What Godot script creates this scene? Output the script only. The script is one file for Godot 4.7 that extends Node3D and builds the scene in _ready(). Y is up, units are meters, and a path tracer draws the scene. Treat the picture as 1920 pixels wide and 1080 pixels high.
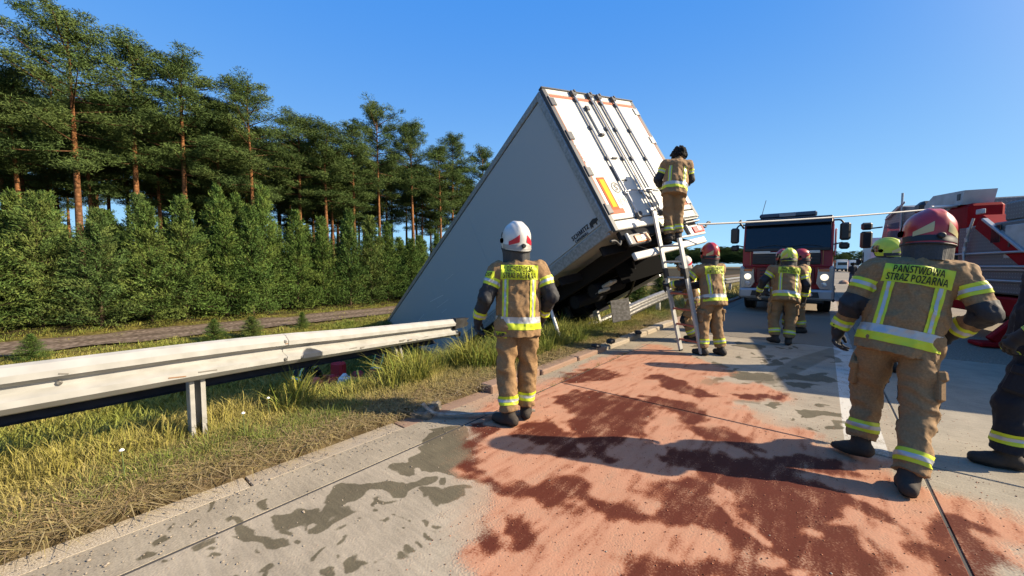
extends Node3D

# ---------------------------------------------------------------- mesh builder
class MB:
	var v := PackedVector3Array()
	var n := PackedVector3Array()
	var c := PackedColorArray()
	var uv := PackedVector2Array()
	var use_c := false
	var use_uv := false
	var col := Color.WHITE
	func _p(p: Vector3, q: Vector3) -> void:
		v.append(p)
		n.append(q)
		if use_c:
			c.append(col)
	func tri(a: Vector3, b: Vector3, d: Vector3) -> void:   # counter-clockwise seen from the front
		var q := (b - a).cross(d - a).normalized()
		_p(a, q)
		_p(d, q)
		_p(b, q)
	func trin(a: Vector3, b: Vector3, d: Vector3, na: Vector3, nb: Vector3, nd: Vector3) -> void:
		_p(a, na)
		_p(d, nd)
		_p(b, nb)
	func quad(a: Vector3, b: Vector3, d: Vector3, e: Vector3) -> void:
		tri(a, b, d)
		tri(a, d, e)
	func quadn(a: Vector3, b: Vector3, d: Vector3, e: Vector3, na: Vector3, nb: Vector3, nd: Vector3, ne: Vector3) -> void:
		trin(a, b, d, na, nb, nd)
		trin(a, d, e, na, nd, ne)
	func box(x: Transform3D, s: Vector3, bev := 0.0) -> void:   # box of size s about x, edges chamfered
		var h := s * 0.5
		bev = minf(bev, minf(h.x, minf(h.y, h.z)) * 0.9)
		for ax in 3:
			var a1 := (ax + 1) % 3
			var a2 := (ax + 2) % 3
			for sg in [-1.0, 1.0]:
				var f := []
				for q in [[-1, -1], [1, -1], [1, 1], [-1, 1]]:
					var p := Vector3()
					p[ax] = h[ax] * sg
					p[a1] = (h[a1] - bev) * q[0]
					p[a2] = (h[a2] - bev) * q[1]
					f.append(x * p)
				if sg > 0:
					quad(f[0], f[1], f[2], f[3])
				else:
					quad(f[3], f[2], f[1], f[0])
		if bev <= 0.0:
			return
		for ax in 3:   # chamfers along axis ax
			var a1 := (ax + 1) % 3
			var a2 := (ax + 2) % 3
			for s1 in [-1.0, 1.0]:
				for s2 in [-1.0, 1.0]:
					var f := []
					for q in [[0, -1], [0, 1], [1, 1], [1, -1]]:
						var p := Vector3()
						p[ax] = (h[ax] - bev) * q[1]
						p[a1] = (h[a1] - (bev if q[0] == 1 else 0.0)) * s1
						p[a2] = (h[a2] - (0.0 if q[0] == 1 else bev)) * s2
						f.append(x * p)
					if s1 * s2 < 0:
						quad(f[0], f[1], f[2], f[3])
					else:
						quad(f[3], f[2], f[1], f[0])
		for s0 in [-1.0, 1.0]:
			for s1 in [-1.0, 1.0]:
				for s2 in [-1.0, 1.0]:
					var a := x * Vector3(h.x * s0, (h.y - bev) * s1, (h.z - bev) * s2)
					var b := x * Vector3((h.x - bev) * s0, h.y * s1, (h.z - bev) * s2)
					var d := x * Vector3((h.x - bev) * s0, (h.y - bev) * s1, h.z * s2)
					if s0 * s1 * s2 > 0:
						tri(a, b, d)
					else:
						tri(a, d, b)
	func bx(ctr: Vector3, s: Vector3, bev := 0.0) -> void:
		box(Transform3D(Basis(), ctr), s, bev)
	func bar(a: Vector3, b: Vector3, w: float, h: float, up := Vector3.UP, bev := 0.0) -> void:   # beam of section w x h from a to b
		var z := (b - a).normalized()
		var xx := up.cross(z)
		if xx.length() < 0.01:
			xx = Vector3.RIGHT.cross(z)
		xx = xx.normalized()
		var yy := z.cross(xx)
		box(Transform3D(Basis(xx, yy, z), (a + b) * 0.5), Vector3(w, h, a.distance_to(b)), bev)
	func tube(pts: Array, rad, sides := 8, caps := true) -> void:
		var rings := []
		var dirs := []
		var up := Vector3.UP
		for i in pts.size():
			var t: Vector3 = ((pts[mini(i + 1, pts.size() - 1)] - pts[maxi(i - 1, 0)]) as Vector3).normalized()
			var xx := up.cross(t)
			if xx.length() < 0.05:
				xx = Vector3.RIGHT.cross(t)
			xx = xx.normalized()
			var yy := t.cross(xx).normalized()
			up = yy if absf(t.y) > 0.8 else up
			var r: float = rad[i] if rad is Array else rad
			var ring := []
			var dr := []
			for k in sides:
				var a := TAU * k / sides
				var d: Vector3 = xx * cos(a) + yy * sin(a)
				dr.append(d)
				ring.append(pts[i] + d * r)
			rings.append(ring)
			dirs.append(dr)
		for i in pts.size() - 1:
			for k in sides:
				var k2 := (k + 1) % sides
				quadn(rings[i][k], rings[i][k2], rings[i + 1][k2], rings[i + 1][k], dirs[i][k], dirs[i][k2], dirs[i + 1][k2], dirs[i + 1][k])
		if caps:
			for k in range(1, sides - 1):
				tri(rings[0][0], rings[0][k + 1], rings[0][k])
				tri(rings[-1][0], rings[-1][k], rings[-1][k + 1])
	func lathe(x: Transform3D, prof: Array, sides := 24) -> void:   # profile of (radius, along x.basis.y); smooth round the axis, faceted along it
		for i in prof.size() - 1:
			var p: Vector2 = prof[i]
			var q: Vector2 = prof[i + 1]
			var e := q - p
			var nn := Vector2(e.y, -e.x).normalized()
			for k in sides:
				var a0 := TAU * k / sides
				var a1 := TAU * (k + 1) / sides
				var d0 := Vector3(cos(a0), 0, -sin(a0))
				var d1 := Vector3(cos(a1), 0, -sin(a1))
				var n0: Vector3 = (x.basis * (d0 * nn.x + Vector3.UP * nn.y)).normalized()
				var n1: Vector3 = (x.basis * (d1 * nn.x + Vector3.UP * nn.y)).normalized()
				var A := x * (d0 * p.x + Vector3.UP * p.y)
				var B := x * (d1 * p.x + Vector3.UP * p.y)
				var C := x * (d1 * q.x + Vector3.UP * q.y)
				var D := x * (d0 * q.x + Vector3.UP * q.y)
				if p.x > 1e-5:
					trin(A, B, C, n0, n1, n1)
				if q.x > 1e-5:
					trin(A, C, D, n0, n1, n0)
	func prism(x: Transform3D, poly: PackedVector2Array, d: float) -> void:   # outline in x's xy plane (counter-clockwise), thickness d about it
		var idx := Geometry2D.triangulate_polygon(poly)
		var area := 0.0
		for i in poly.size():
			area += poly[i].cross(poly[(i + 1) % poly.size()])
		var s := 1.0 if area > 0 else -1.0
		for i in range(0, idx.size(), 3):
			var a := poly[idx[i]]
			var b := poly[idx[i + 1]]
			var e := poly[idx[i + 2]]
			if (b - a).cross(e - a) < 0:
				var t := b
				b = e
				e = t
			tri(x * Vector3(a.x, a.y, d / 2), x * Vector3(b.x, b.y, d / 2), x * Vector3(e.x, e.y, d / 2))
			tri(x * Vector3(a.x, a.y, -d / 2), x * Vector3(e.x, e.y, -d / 2), x * Vector3(b.x, b.y, -d / 2))
		for i in poly.size():
			var a := poly[i]
			var b := poly[(i + 1) % poly.size()]
			if s < 0:
				var t := a
				a = b
				b = t
			quad(x * Vector3(a.x, a.y, d / 2), x * Vector3(a.x, a.y, -d / 2), x * Vector3(b.x, b.y, -d / 2), x * Vector3(b.x, b.y, d / 2))
	func sweep(prof: Array, frames: Array, closed := true) -> void:   # closed profile (Vector2) carried through frames (Transform3D, xy plane)
		var m := prof.size()
		for i in frames.size() - 1:
			for k in (m if closed else m - 1):
				var k2 := (k + 1) % m
				var a: Vector3 = frames[i] * Vector3(prof[k].x, prof[k].y, 0)
				var b: Vector3 = frames[i] * Vector3(prof[k2].x, prof[k2].y, 0)
				var d: Vector3 = frames[i + 1] * Vector3(prof[k2].x, prof[k2].y, 0)
				var e: Vector3 = frames[i + 1] * Vector3(prof[k].x, prof[k].y, 0)
				quad(a, e, d, b)
	func append(o: MB, x := Transform3D()) -> void:
		for i in o.v.size():
			v.append(x * o.v[i])
			n.append((x.basis * o.n[i]).normalized())
			if use_c:
				c.append(o.c[i] if o.use_c else col)
	func mesh() -> ArrayMesh:
		var a := []
		a.resize(Mesh.ARRAY_MAX)
		a[Mesh.ARRAY_VERTEX] = v
		a[Mesh.ARRAY_NORMAL] = n
		if use_c:
			a[Mesh.ARRAY_COLOR] = c
		if use_uv:
			a[Mesh.ARRAY_TEX_UV] = uv
		var m := ArrayMesh.new()
		m.add_surface_from_arrays(Mesh.PRIMITIVE_TRIANGLES, a)
		return m

# ---------------------------------------------------------------- scene helpers
var M := {}
var rng := RandomNumberGenerator.new()
var names := {}

func rr(a: float, b: float) -> float:
	return rng.randf_range(a, b)

func numbered(called: String) -> String:
	var k: int = names.get(called, 0)
	names[called] = k + 1
	return called if k == 0 else "%s_%03d" % [called, k]

func obj(called: String, m, mt: Material, parent: Node = null) -> MeshInstance3D:
	var o := MeshInstance3D.new()
	o.mesh = m.mesh() if m is MB else m
	o.material_override = mt
	if parent == null:
		o.name = numbered(called)
		add_child(o, true)
	else:
		var k := 0
		var nm := called
		while parent.has_node(nm):
			k += 1
			nm = "%s_%03d" % [called, k]
		o.name = nm
		parent.add_child(o, true)
	return o

func tag(o: Node, label: String, category := "", group := "") -> Node:
	o.set_meta("label", label)
	if category:
		o.set_meta("category", category)
	if group:
		o.set_meta("group", group)
	return o

func thing(called: String, label: String, category: String, x := Transform3D(), group := "") -> Node3D:
	var o := Node3D.new()
	o.name = numbered(called)
	add_child(o, true)
	o.transform = x
	tag(o, label, category, group)
	return o

func struct(o: Node) -> Node:
	o.set_meta("kind", "structure")
	return o

func dup(src: Node3D, called: String, x: Transform3D, label: String) -> Node3D:
	var o: Node3D = src.duplicate()
	o.name = numbered(called)
	add_child(o, true)
	o.transform = x
	o.set_meta("label", label)
	return o

func lin(r: float, g: float, b: float) -> Color:
	return Color(r, g, b).linear_to_srgb()

func mat(key: String, r: float, g: float, b: float, rough := 0.7, metal := 0.0, tex := "", scale := 1.0, bump := 0.0) -> StandardMaterial3D:
	if M.has(key):
		return M[key]
	var m := StandardMaterial3D.new()
	m.resource_name = key
	m.albedo_color = lin(r * 0.85, g * 0.85, b * 0.85)
	m.roughness = rough
	m.metallic = metal
	if tex:
		m.albedo_texture = T[tex]
		m.uv1_triplanar = true
		m.uv1_scale = Vector3.ONE * scale
		if bump > 0:
			m.heightmap_enabled = true
			m.heightmap_texture = T[tex]
			m.heightmap_scale = bump
	M[key] = m
	return m

func vcol(key: String, rough := 0.8, back := 0.0) -> StandardMaterial3D:
	if M.has(key):
		return M[key]
	var m := StandardMaterial3D.new()
	m.vertex_color_use_as_albedo = true
	m.roughness = rough
	m.metallic_specular = 0.22
	if back > 0:
		m.backlight_enabled = true
		m.backlight = Color(back, back, back * 0.6)
	M[key] = m
	return m

var T := {}
func noise(seed_: int, freq: float, oct := 4, type := FastNoiseLite.TYPE_SIMPLEX_SMOOTH) -> FastNoiseLite:
	var f := FastNoiseLite.new()
	f.seed = seed_
	f.frequency = freq
	f.noise_type = type
	f.fractal_octaves = oct
	return f

func tex_noise(key: String, size: int, f: FastNoiseLite, lo: Color, hi: Color) -> void:   # seamless noise between two tints
	var im := f.get_seamless_image(size, size)
	im.convert(Image.FORMAT_L8)
	var d := im.get_data()
	var o := PackedByteArray()
	o.resize(size * size * 3)
	var lut := []
	for i in 256:
		var q := lo.lerp(hi, i / 255.0).clamp(Color(0.5, 0.48, 0.45), Color(1, 1, 1))
		lut.append([q.r8, q.g8, q.b8])
	for i in size * size:
		var e: Array = lut[d[i]]
		o[i * 3] = e[0]
		o[i * 3 + 1] = e[1]
		o[i * 3 + 2] = e[2]
	T[key] = ImageTexture.create_from_image(Image.create_from_data(size, size, false, Image.FORMAT_RGB8, o))

func textures() -> void:
	tex_noise("grain", 256, noise(1, 0.05, 5), Color(0.72, 0.72, 0.72), Color(1, 1, 1))
	tex_noise("dirt", 512, noise(2, 0.012, 6), Color(0.45, 0.42, 0.38), Color(1, 1, 1))
	tex_noise("soft", 256, noise(3, 0.01, 4), Color(0.86, 0.86, 0.85), Color(1, 1, 1))
	tex_noise("mottle", 512, noise(6, 0.07, 4), Color(0.66, 0.63, 0.58), Color(1.08, 1.08, 1.08))
	tex_noise("wear", 512, noise(8, 0.035, 5), Color(0.42, 0.40, 0.37), Color(1.42, 1.42, 1.42))
	tex_noise("speck", 512, noise(5, 0.3, 3), Color(0.6, 0.58, 0.55), Color(1, 1, 1))
	# woven cloth: noise crossed with a fine weave
	var s := 256
	var im := noise(7, 0.03, 5).get_seamless_image(s, s)
	im.convert(Image.FORMAT_L8)
	var d := im.get_data()
	for y in s:
		for x in s:
			var i := y * s + x
			d[i] = clampi(185 + int((d[i] - 128) * 0.25) + (22 if (x + y) % 4 < 2 else 0) + (18 if (x - y + 1024) % 4 < 2 else 0), 0, 255)
	T["cloth"] = ImageTexture.create_from_image(Image.create_from_data(s, s, false, Image.FORMAT_L8, d))
	# anti-slip tread plate
	for y in s:
		for x in s:
			var u := (x % 32) - 16
			var w := (y % 32) - 16
			var k := (x / 32 + y / 32) % 2
			var a := (absf(u + w) / 14.0 + absf(u - w) / 4.0) if k == 0 else (absf(u - w) / 14.0 + absf(u + w) / 4.0)
			d[y * s + x] = 245 if a < 1.3 else 190
	T["tread"] = ImageTexture.create_from_image(Image.create_from_data(s, s, false, Image.FORMAT_L8, d))

# where the land lies: the verge, the ditch beside the road, the track and the forest floor
const PROF := [[-900.0, 3.0], [-60.0, 0.4], [-20.2, -0.6], [-19.0, -0.78], [-15.6, -0.8], [-13.5, -1.3], [-12.0, -1.75], [-10.6, -1.85], [-9.5, -1.75], [-8.0, -1.42], [-6.2, -0.85], [-5.2, -0.42], [-4.55, 0.0], [-3.6, 0.06], [-3.14, 0.04], [-2.9, -0.25], [11.9, -0.25], [12.6, 0.05], [16.0, -0.3], [40.0, 0.2], [900.0, 2.0]]
var gn := noise(11, 0.35, 3)
func ground(x: float, z: float) -> float:
	var y := 0.0
	for i in PROF.size() - 1:
		if x <= PROF[i + 1][0]:
			var t: float = clampf((x - PROF[i][0]) / (PROF[i + 1][0] - PROF[i][0]), 0, 1)
			y = lerpf(PROF[i][1], PROF[i + 1][1], t)
			break
	var amp := 0.0
	if x < -3.2:
		amp = clampf((-3.2 - x) * 0.06, 0.0, 0.09)
		if x < -15.5 and x > -19:
			amp = 0.03
		if x < -20:
			amp = 0.2
	elif x > 12.8:
		amp = 0.1
	return y + gn.get_noise_2d(x, z) * amp

func face(pos: Vector3, toward: Vector3, up := Vector3.UP) -> Transform3D:   # local -z looks along toward
	return Transform3D(Basis.looking_at(toward, up), pos)

# ---------------------------------------------------------------- the scene
func _ready() -> void:
	rng.seed = 20240
	var cam := Camera3D.new()
	cam.name = "camera"
	add_child(cam)
	cam.position = Vector3(0, 1.48, 0)
	cam.rotation_degrees = Vector3(-3.2245, 39.442, 0)
	cam.fov = 74.51
	cam.far = 3000
	cam.current = true
	var env := Environment.new()
	var sky := Sky.new()
	var psm := ProceduralSkyMaterial.new()
	psm.sky_top_color = Color(0.18, 0.455, 0.77)
	psm.sky_horizon_color = Color(0.60, 0.78, 0.88)
	psm.sky_curve = 0.19
	psm.ground_bottom_color = Color(0.25, 0.24, 0.2)
	psm.ground_horizon_color = Color(0.45, 0.45, 0.4)
	psm.sun_angle_max = 100
	psm.sun_curve = 0.2
	psm.sky_energy_multiplier = 0.83
	sky.sky_material = psm
	env.background_mode = Environment.BG_SKY
	env.sky = sky
	env.ambient_light_source = Environment.AMBIENT_SOURCE_SKY
	env.tonemap_mode = Environment.TONE_MAPPER_LINEAR
	env.tonemap_exposure = 2.3
	env.sdfgi_enabled = true
	env.ssao_enabled = true
	env.ssil_enabled = true
	var we := WorldEnvironment.new()
	we.name = "world_environment"
	we.environment = env
	add_child(we)
	var sun := DirectionalLight3D.new()
	sun.name = "sun"
	add_child(sun)
	sun.transform = face(Vector3(20, 20, -12), -Vector3(2.45, 1.72, -1.55))
	sun.light_energy = 1.6
	sun.light_color = Color(1.0, 0.93, 0.82)
	sun.light_angular_distance = 0.5
	sun.shadow_enabled = true
	textures()
	var t0 := Time.get_ticks_msec()
	paints()
	build_land()
	print("land ", Time.get_ticks_msec() - t0)
	build_road()
	print("road ", Time.get_ticks_msec() - t0)
	build_barriers()
	print("barriers ", Time.get_ticks_msec() - t0)
	build_trailer()
	print("trailer ", Time.get_ticks_msec() - t0)
	build_fire_truck()
	print("fire_truck ", Time.get_ticks_msec() - t0)
	build_recovery_truck()
	print("recovery_truck ", Time.get_ticks_msec() - t0)
	build_far_things()
	print("far_things ", Time.get_ticks_msec() - t0)
	build_ladder_and_rope()
	print("ladder_and_rope ", Time.get_ticks_msec() - t0)
	build_people()
	print("people ", Time.get_ticks_msec() - t0)
	build_small_things()
	print("small_things ", Time.get_ticks_msec() - t0)
	build_forest()
	print("forest ", Time.get_ticks_msec() - t0)
	build_grass()
	print("grass ", Time.get_ticks_msec() - t0)

# ---------------------------------------------------------------- land
func build_land() -> void:
	var xs := []
	var zs := []
	for e in [-900, -500, -300, -180, -120, -80, -60, -48, -40, -34, -28, -24, -22]:
		xs.append(float(e))
	var x := -21.0
	while x < -3.3:
		xs.append(x)
		x += 0.3
	for e in [-3.3, -3.14, -2.9, 0, 5, 11.9, 12.6, 14, 16, 20, 28, 40, 80, 160, 300, 900]:
		xs.append(float(e))
	for e in [-1200, -700, -450, -300, -220, -160, -120, -90, -75, -60, -50, -42, -36, -32]:
		zs.append(float(e))
	var z := -30.0
	while z < 8.0:
		zs.append(z)
		z += 0.4
	for e in [8, 10, 13, 18, 26, 40, 80, 200, 600]:
		zs.append(float(e))
	var soil := noise(21, 0.5, 4)
	var m := MB.new()
	m.use_c = true
	var P := []
	var C := []
	for xx in xs:
		var row := []
		var crow := []
		for zz in zs:
			row.append(Vector3(xx, ground(xx, zz), zz))
			var k := soil.get_noise_2d(xx, zz)
			var col := Color(0.19, 0.165, 0.05)
			if xx > -3.7:
				col = Color(0.15, 0.115, 0.06)
			elif xx > -5:
				col = Color(0.18, 0.16, 0.055)
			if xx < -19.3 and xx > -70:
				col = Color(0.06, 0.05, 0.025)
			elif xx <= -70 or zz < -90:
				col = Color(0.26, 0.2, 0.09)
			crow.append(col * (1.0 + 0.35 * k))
		P.append(row)
		C.append(crow)
	var N := []
	for i in xs.size():
		var row := []
		for j in zs.size():
			var a: Vector3 = P[mini(i + 1, xs.size() - 1)][j] - P[maxi(i - 1, 0)][j]
			var b: Vector3 = P[i][mini(j + 1, zs.size() - 1)] - P[i][maxi(j - 1, 0)]
			row.append(b.cross(a).normalized())
		N.append(row)
	for i in xs.size() - 1:
		for j in zs.size() - 1:
			for q in [[0, 0, 0, 1, 1, 1], [0, 0, 1, 1, 1, 0]]:
				for s in [0, 4, 2]:
					m.col = C[i + q[s]][j + q[s + 1]]
					m._p(P[i + q[s]][j + q[s + 1]], N[i + q[s]][j + q[s + 1]])
	var mt := vcol("earth", 0.95)
	mt.albedo_texture = T["dirt"]
	mt.uv1_triplanar = true
	mt.uv1_world_triplanar = true
	mt.uv1_scale = Vector3.ONE * 0.7
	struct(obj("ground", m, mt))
	# the dirt track along the young trees
	var tr := MB.new()
	tr.use_c = true
	var ruts := noise(23, 0.8, 3)
	var zz2 := 14.0
	while zz2 > -160:
		var st := 0.6 if zz2 > -40 else 4.0
		for k in 8:
			var q := []
			for e in [[k, 0], [k + 1, 0], [k + 1, 1], [k, 1]]:
				var px: float = -18.45 + e[0] * 0.33
				var pz: float = zz2 - e[1] * st
				if e[0] == 0 or e[0] == 8:
					px += ruts.get_noise_2d(pz * 0.6, e[0]) * 0.45
				q.append(Vector3(px, ground(px, pz) + 0.05 + ruts.get_noise_2d(px, pz) * 0.015 - (0.02 if e[0] in [2, 3, 6] else 0.0), pz))
			tr.col = Color(0.25, 0.195, 0.145) * (0.85 + 0.25 * ruts.get_noise_2d(k * 3.0, zz2)) if k not in [1, 2, 5, 6] else Color(0.27, 0.215, 0.165)
			tr.quad(q[0], q[1], q[2], q[3])
		zz2 -= st
	var tm := vcol("track", 0.95)
	tm.albedo_texture = T["dirt"]
	tm.uv1_triplanar = true
	tm.uv1_world_triplanar = true
	tm.uv1_scale = Vector3.ONE * 0.8
	struct(obj("dirt_track", tr, tm))

# ---------------------------------------------------------------- road
const SX0 := -3.0
const SX1 := 4.35
const SZ0 := -9.08
const SZ1 := 0.92
const RED := [[872, 772, 940, 742, 1010, 716, 1120, 676, 1225, 640, 1250, 655, 1300, 668, 1330, 682, 1375, 700, 1330, 705, 1300, 712, 1350, 722, 1420, 718, 1500, 742, 1478, 757, 1420, 752, 1390, 762, 1440, 790, 1500, 800, 1590, 838, 1640, 860, 1700, 915, 1760, 925, 1830, 940, 1919, 985, 1919, 1290, 800, 1290, 865, 1030, 905, 985, 925, 945, 905, 905, 878, 880, 862, 845, 855, 800]]
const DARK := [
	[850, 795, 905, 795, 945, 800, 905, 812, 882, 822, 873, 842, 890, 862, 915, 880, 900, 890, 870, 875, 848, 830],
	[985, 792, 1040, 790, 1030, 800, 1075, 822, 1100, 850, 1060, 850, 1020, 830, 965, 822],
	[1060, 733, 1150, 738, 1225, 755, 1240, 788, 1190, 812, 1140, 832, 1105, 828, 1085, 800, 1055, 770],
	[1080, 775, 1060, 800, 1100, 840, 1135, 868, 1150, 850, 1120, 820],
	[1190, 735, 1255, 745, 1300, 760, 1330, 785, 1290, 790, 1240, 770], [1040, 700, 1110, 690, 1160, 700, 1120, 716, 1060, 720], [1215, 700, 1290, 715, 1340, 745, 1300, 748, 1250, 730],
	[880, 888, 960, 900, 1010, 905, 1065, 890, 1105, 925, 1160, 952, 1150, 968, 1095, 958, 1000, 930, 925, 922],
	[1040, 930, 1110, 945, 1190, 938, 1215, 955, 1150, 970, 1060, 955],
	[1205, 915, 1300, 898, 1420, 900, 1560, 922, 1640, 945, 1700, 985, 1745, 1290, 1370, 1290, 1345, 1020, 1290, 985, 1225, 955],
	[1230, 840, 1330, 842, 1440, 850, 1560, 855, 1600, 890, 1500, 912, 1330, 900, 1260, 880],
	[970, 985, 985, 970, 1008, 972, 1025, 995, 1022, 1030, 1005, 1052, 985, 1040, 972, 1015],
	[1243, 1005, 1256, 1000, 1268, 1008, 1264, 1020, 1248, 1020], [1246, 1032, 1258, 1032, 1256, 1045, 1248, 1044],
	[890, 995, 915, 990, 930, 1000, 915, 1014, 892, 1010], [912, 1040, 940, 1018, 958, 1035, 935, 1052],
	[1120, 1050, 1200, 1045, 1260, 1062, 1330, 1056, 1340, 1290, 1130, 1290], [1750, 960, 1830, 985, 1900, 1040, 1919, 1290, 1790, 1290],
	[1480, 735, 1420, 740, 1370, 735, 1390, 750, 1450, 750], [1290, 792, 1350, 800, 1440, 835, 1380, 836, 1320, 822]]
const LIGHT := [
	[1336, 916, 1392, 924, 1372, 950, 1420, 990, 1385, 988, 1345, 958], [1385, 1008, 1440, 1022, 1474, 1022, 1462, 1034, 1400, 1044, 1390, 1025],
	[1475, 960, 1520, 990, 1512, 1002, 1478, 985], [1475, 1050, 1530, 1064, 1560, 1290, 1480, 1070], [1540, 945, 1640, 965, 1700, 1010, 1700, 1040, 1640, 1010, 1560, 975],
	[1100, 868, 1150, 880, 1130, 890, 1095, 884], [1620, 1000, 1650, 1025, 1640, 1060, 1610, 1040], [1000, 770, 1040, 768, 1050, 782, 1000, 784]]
const STAIN := [
	[735, 872, 762, 868, 785, 880, 770, 890, 735, 888], [640, 903, 690, 915, 740, 908, 800, 892, 818, 900, 762, 920, 736, 942, 700, 930, 655, 940, 612, 966, 583, 962, 622, 930],
	[768, 918, 830, 918, 878, 908, 862, 930, 800, 940, 768, 932], [790, 800, 860, 797, 880, 860, 905, 905, 850, 890, 768, 872, 800, 850], [818, 902, 845, 898, 840, 912, 818, 912],
	[453, 982, 466, 976, 492, 980, 512, 996, 542, 994, 528, 1008, 498, 1014, 472, 1008], [530, 952, 572, 938, 606, 930, 592, 962, 545, 976], [560, 968, 600, 972, 640, 955, 650, 965, 610, 980],
	[370, 1016, 400, 1010, 400, 1024, 372, 1034], [610, 1064, 650, 1055, 640, 1079, 605, 1079], [676, 1050, 700, 1044, 725, 1062, 715, 1079, 680, 1079], [600, 1030, 616, 1026, 606, 1046, 590, 1046],
	[1330, 690, 1440, 700, 1460, 716, 1380, 712], [1470, 700, 1560, 700, 1550, 712, 1480, 712], [1500, 770, 1570, 775, 1560, 785, 1505, 782], [1490, 720, 1540, 722, 1530, 730, 1490, 730], [1560, 790, 1580, 792, 1575, 806, 1556, 802],
	[1300, 702, 1345, 718, 1390, 735, 1350, 738, 1310, 720], [1380, 640, 1440, 648, 1430, 656, 1370, 650], [1700, 1000, 1740, 1000, 1800, 1079, 1760, 1079]]
const TYRE := [[1412, 715, 1450, 722, 1512, 692, 1578, 660, 1558, 652, 1490, 672], [1368, 752, 1425, 758, 1440, 736, 1392, 733]]

func on_road(px: float, py: float) -> Vector2:   # where the road shows at that place of the survey picture (1920 x 1080)
	var b := Basis.from_euler(Vector3(deg_to_rad(-3.2245), deg_to_rad(39.442), 0))
	var d := b * Vector3((px - 960) / 710.0, (540 - py) / 710.0, -1)
	var t := -1.48 / d.y
	return Vector2(d.x * t, d.z * t)

func raster(polys: Array, w: int, h: int) -> PackedByteArray:
	var o := PackedByteArray()
	o.resize(w * h)
	for p in polys:
		var pts := []
		for i in range(0, p.size(), 2):
			var q := on_road(p[i], p[i + 1])
			pts.append(Vector2((q.x - SX0) / (SX1 - SX0) * w, (q.y - SZ0) / (SZ1 - SZ0) * h))
		for y in h:
			var hit := []
			for i in pts.size():
				var a: Vector2 = pts[i]
				var b: Vector2 = pts[(i + 1) % pts.size()]
				if (a.y <= y + 0.5) != (b.y <= y + 0.5):
					hit.append(a.x + (y + 0.5 - a.y) / (b.y - a.y) * (b.x - a.x))
			hit.sort()
			for i in range(0, hit.size() - 1, 2):
				for x in range(maxi(0, int(ceil(hit[i] - 0.5))), mini(w, int(ceil(hit[i + 1] - 0.5)))):
					o[y * w + x] = 255
	return o

func softened(d: PackedByteArray, w: int, h: int, f: int, W: int, H: int) -> PackedByteArray:
	var im := Image.create_from_data(w, h, false, Image.FORMAT_L8, d)
	im.resize(w / f, h / f, Image.INTERPOLATE_BILINEAR)
	im.resize(W, H, Image.INTERPOLATE_CUBIC)
	return im.get_data()

func layer(f: FastNoiseLite, w: int, h: int, W: int, H: int) -> PackedByteArray:
	var im := f.get_image(w, h)
	im.convert(Image.FORMAT_L8)
	if w != W or h != H:
		im.resize(W, H, Image.INTERPOLATE_CUBIC)
	return im.get_data()

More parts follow.
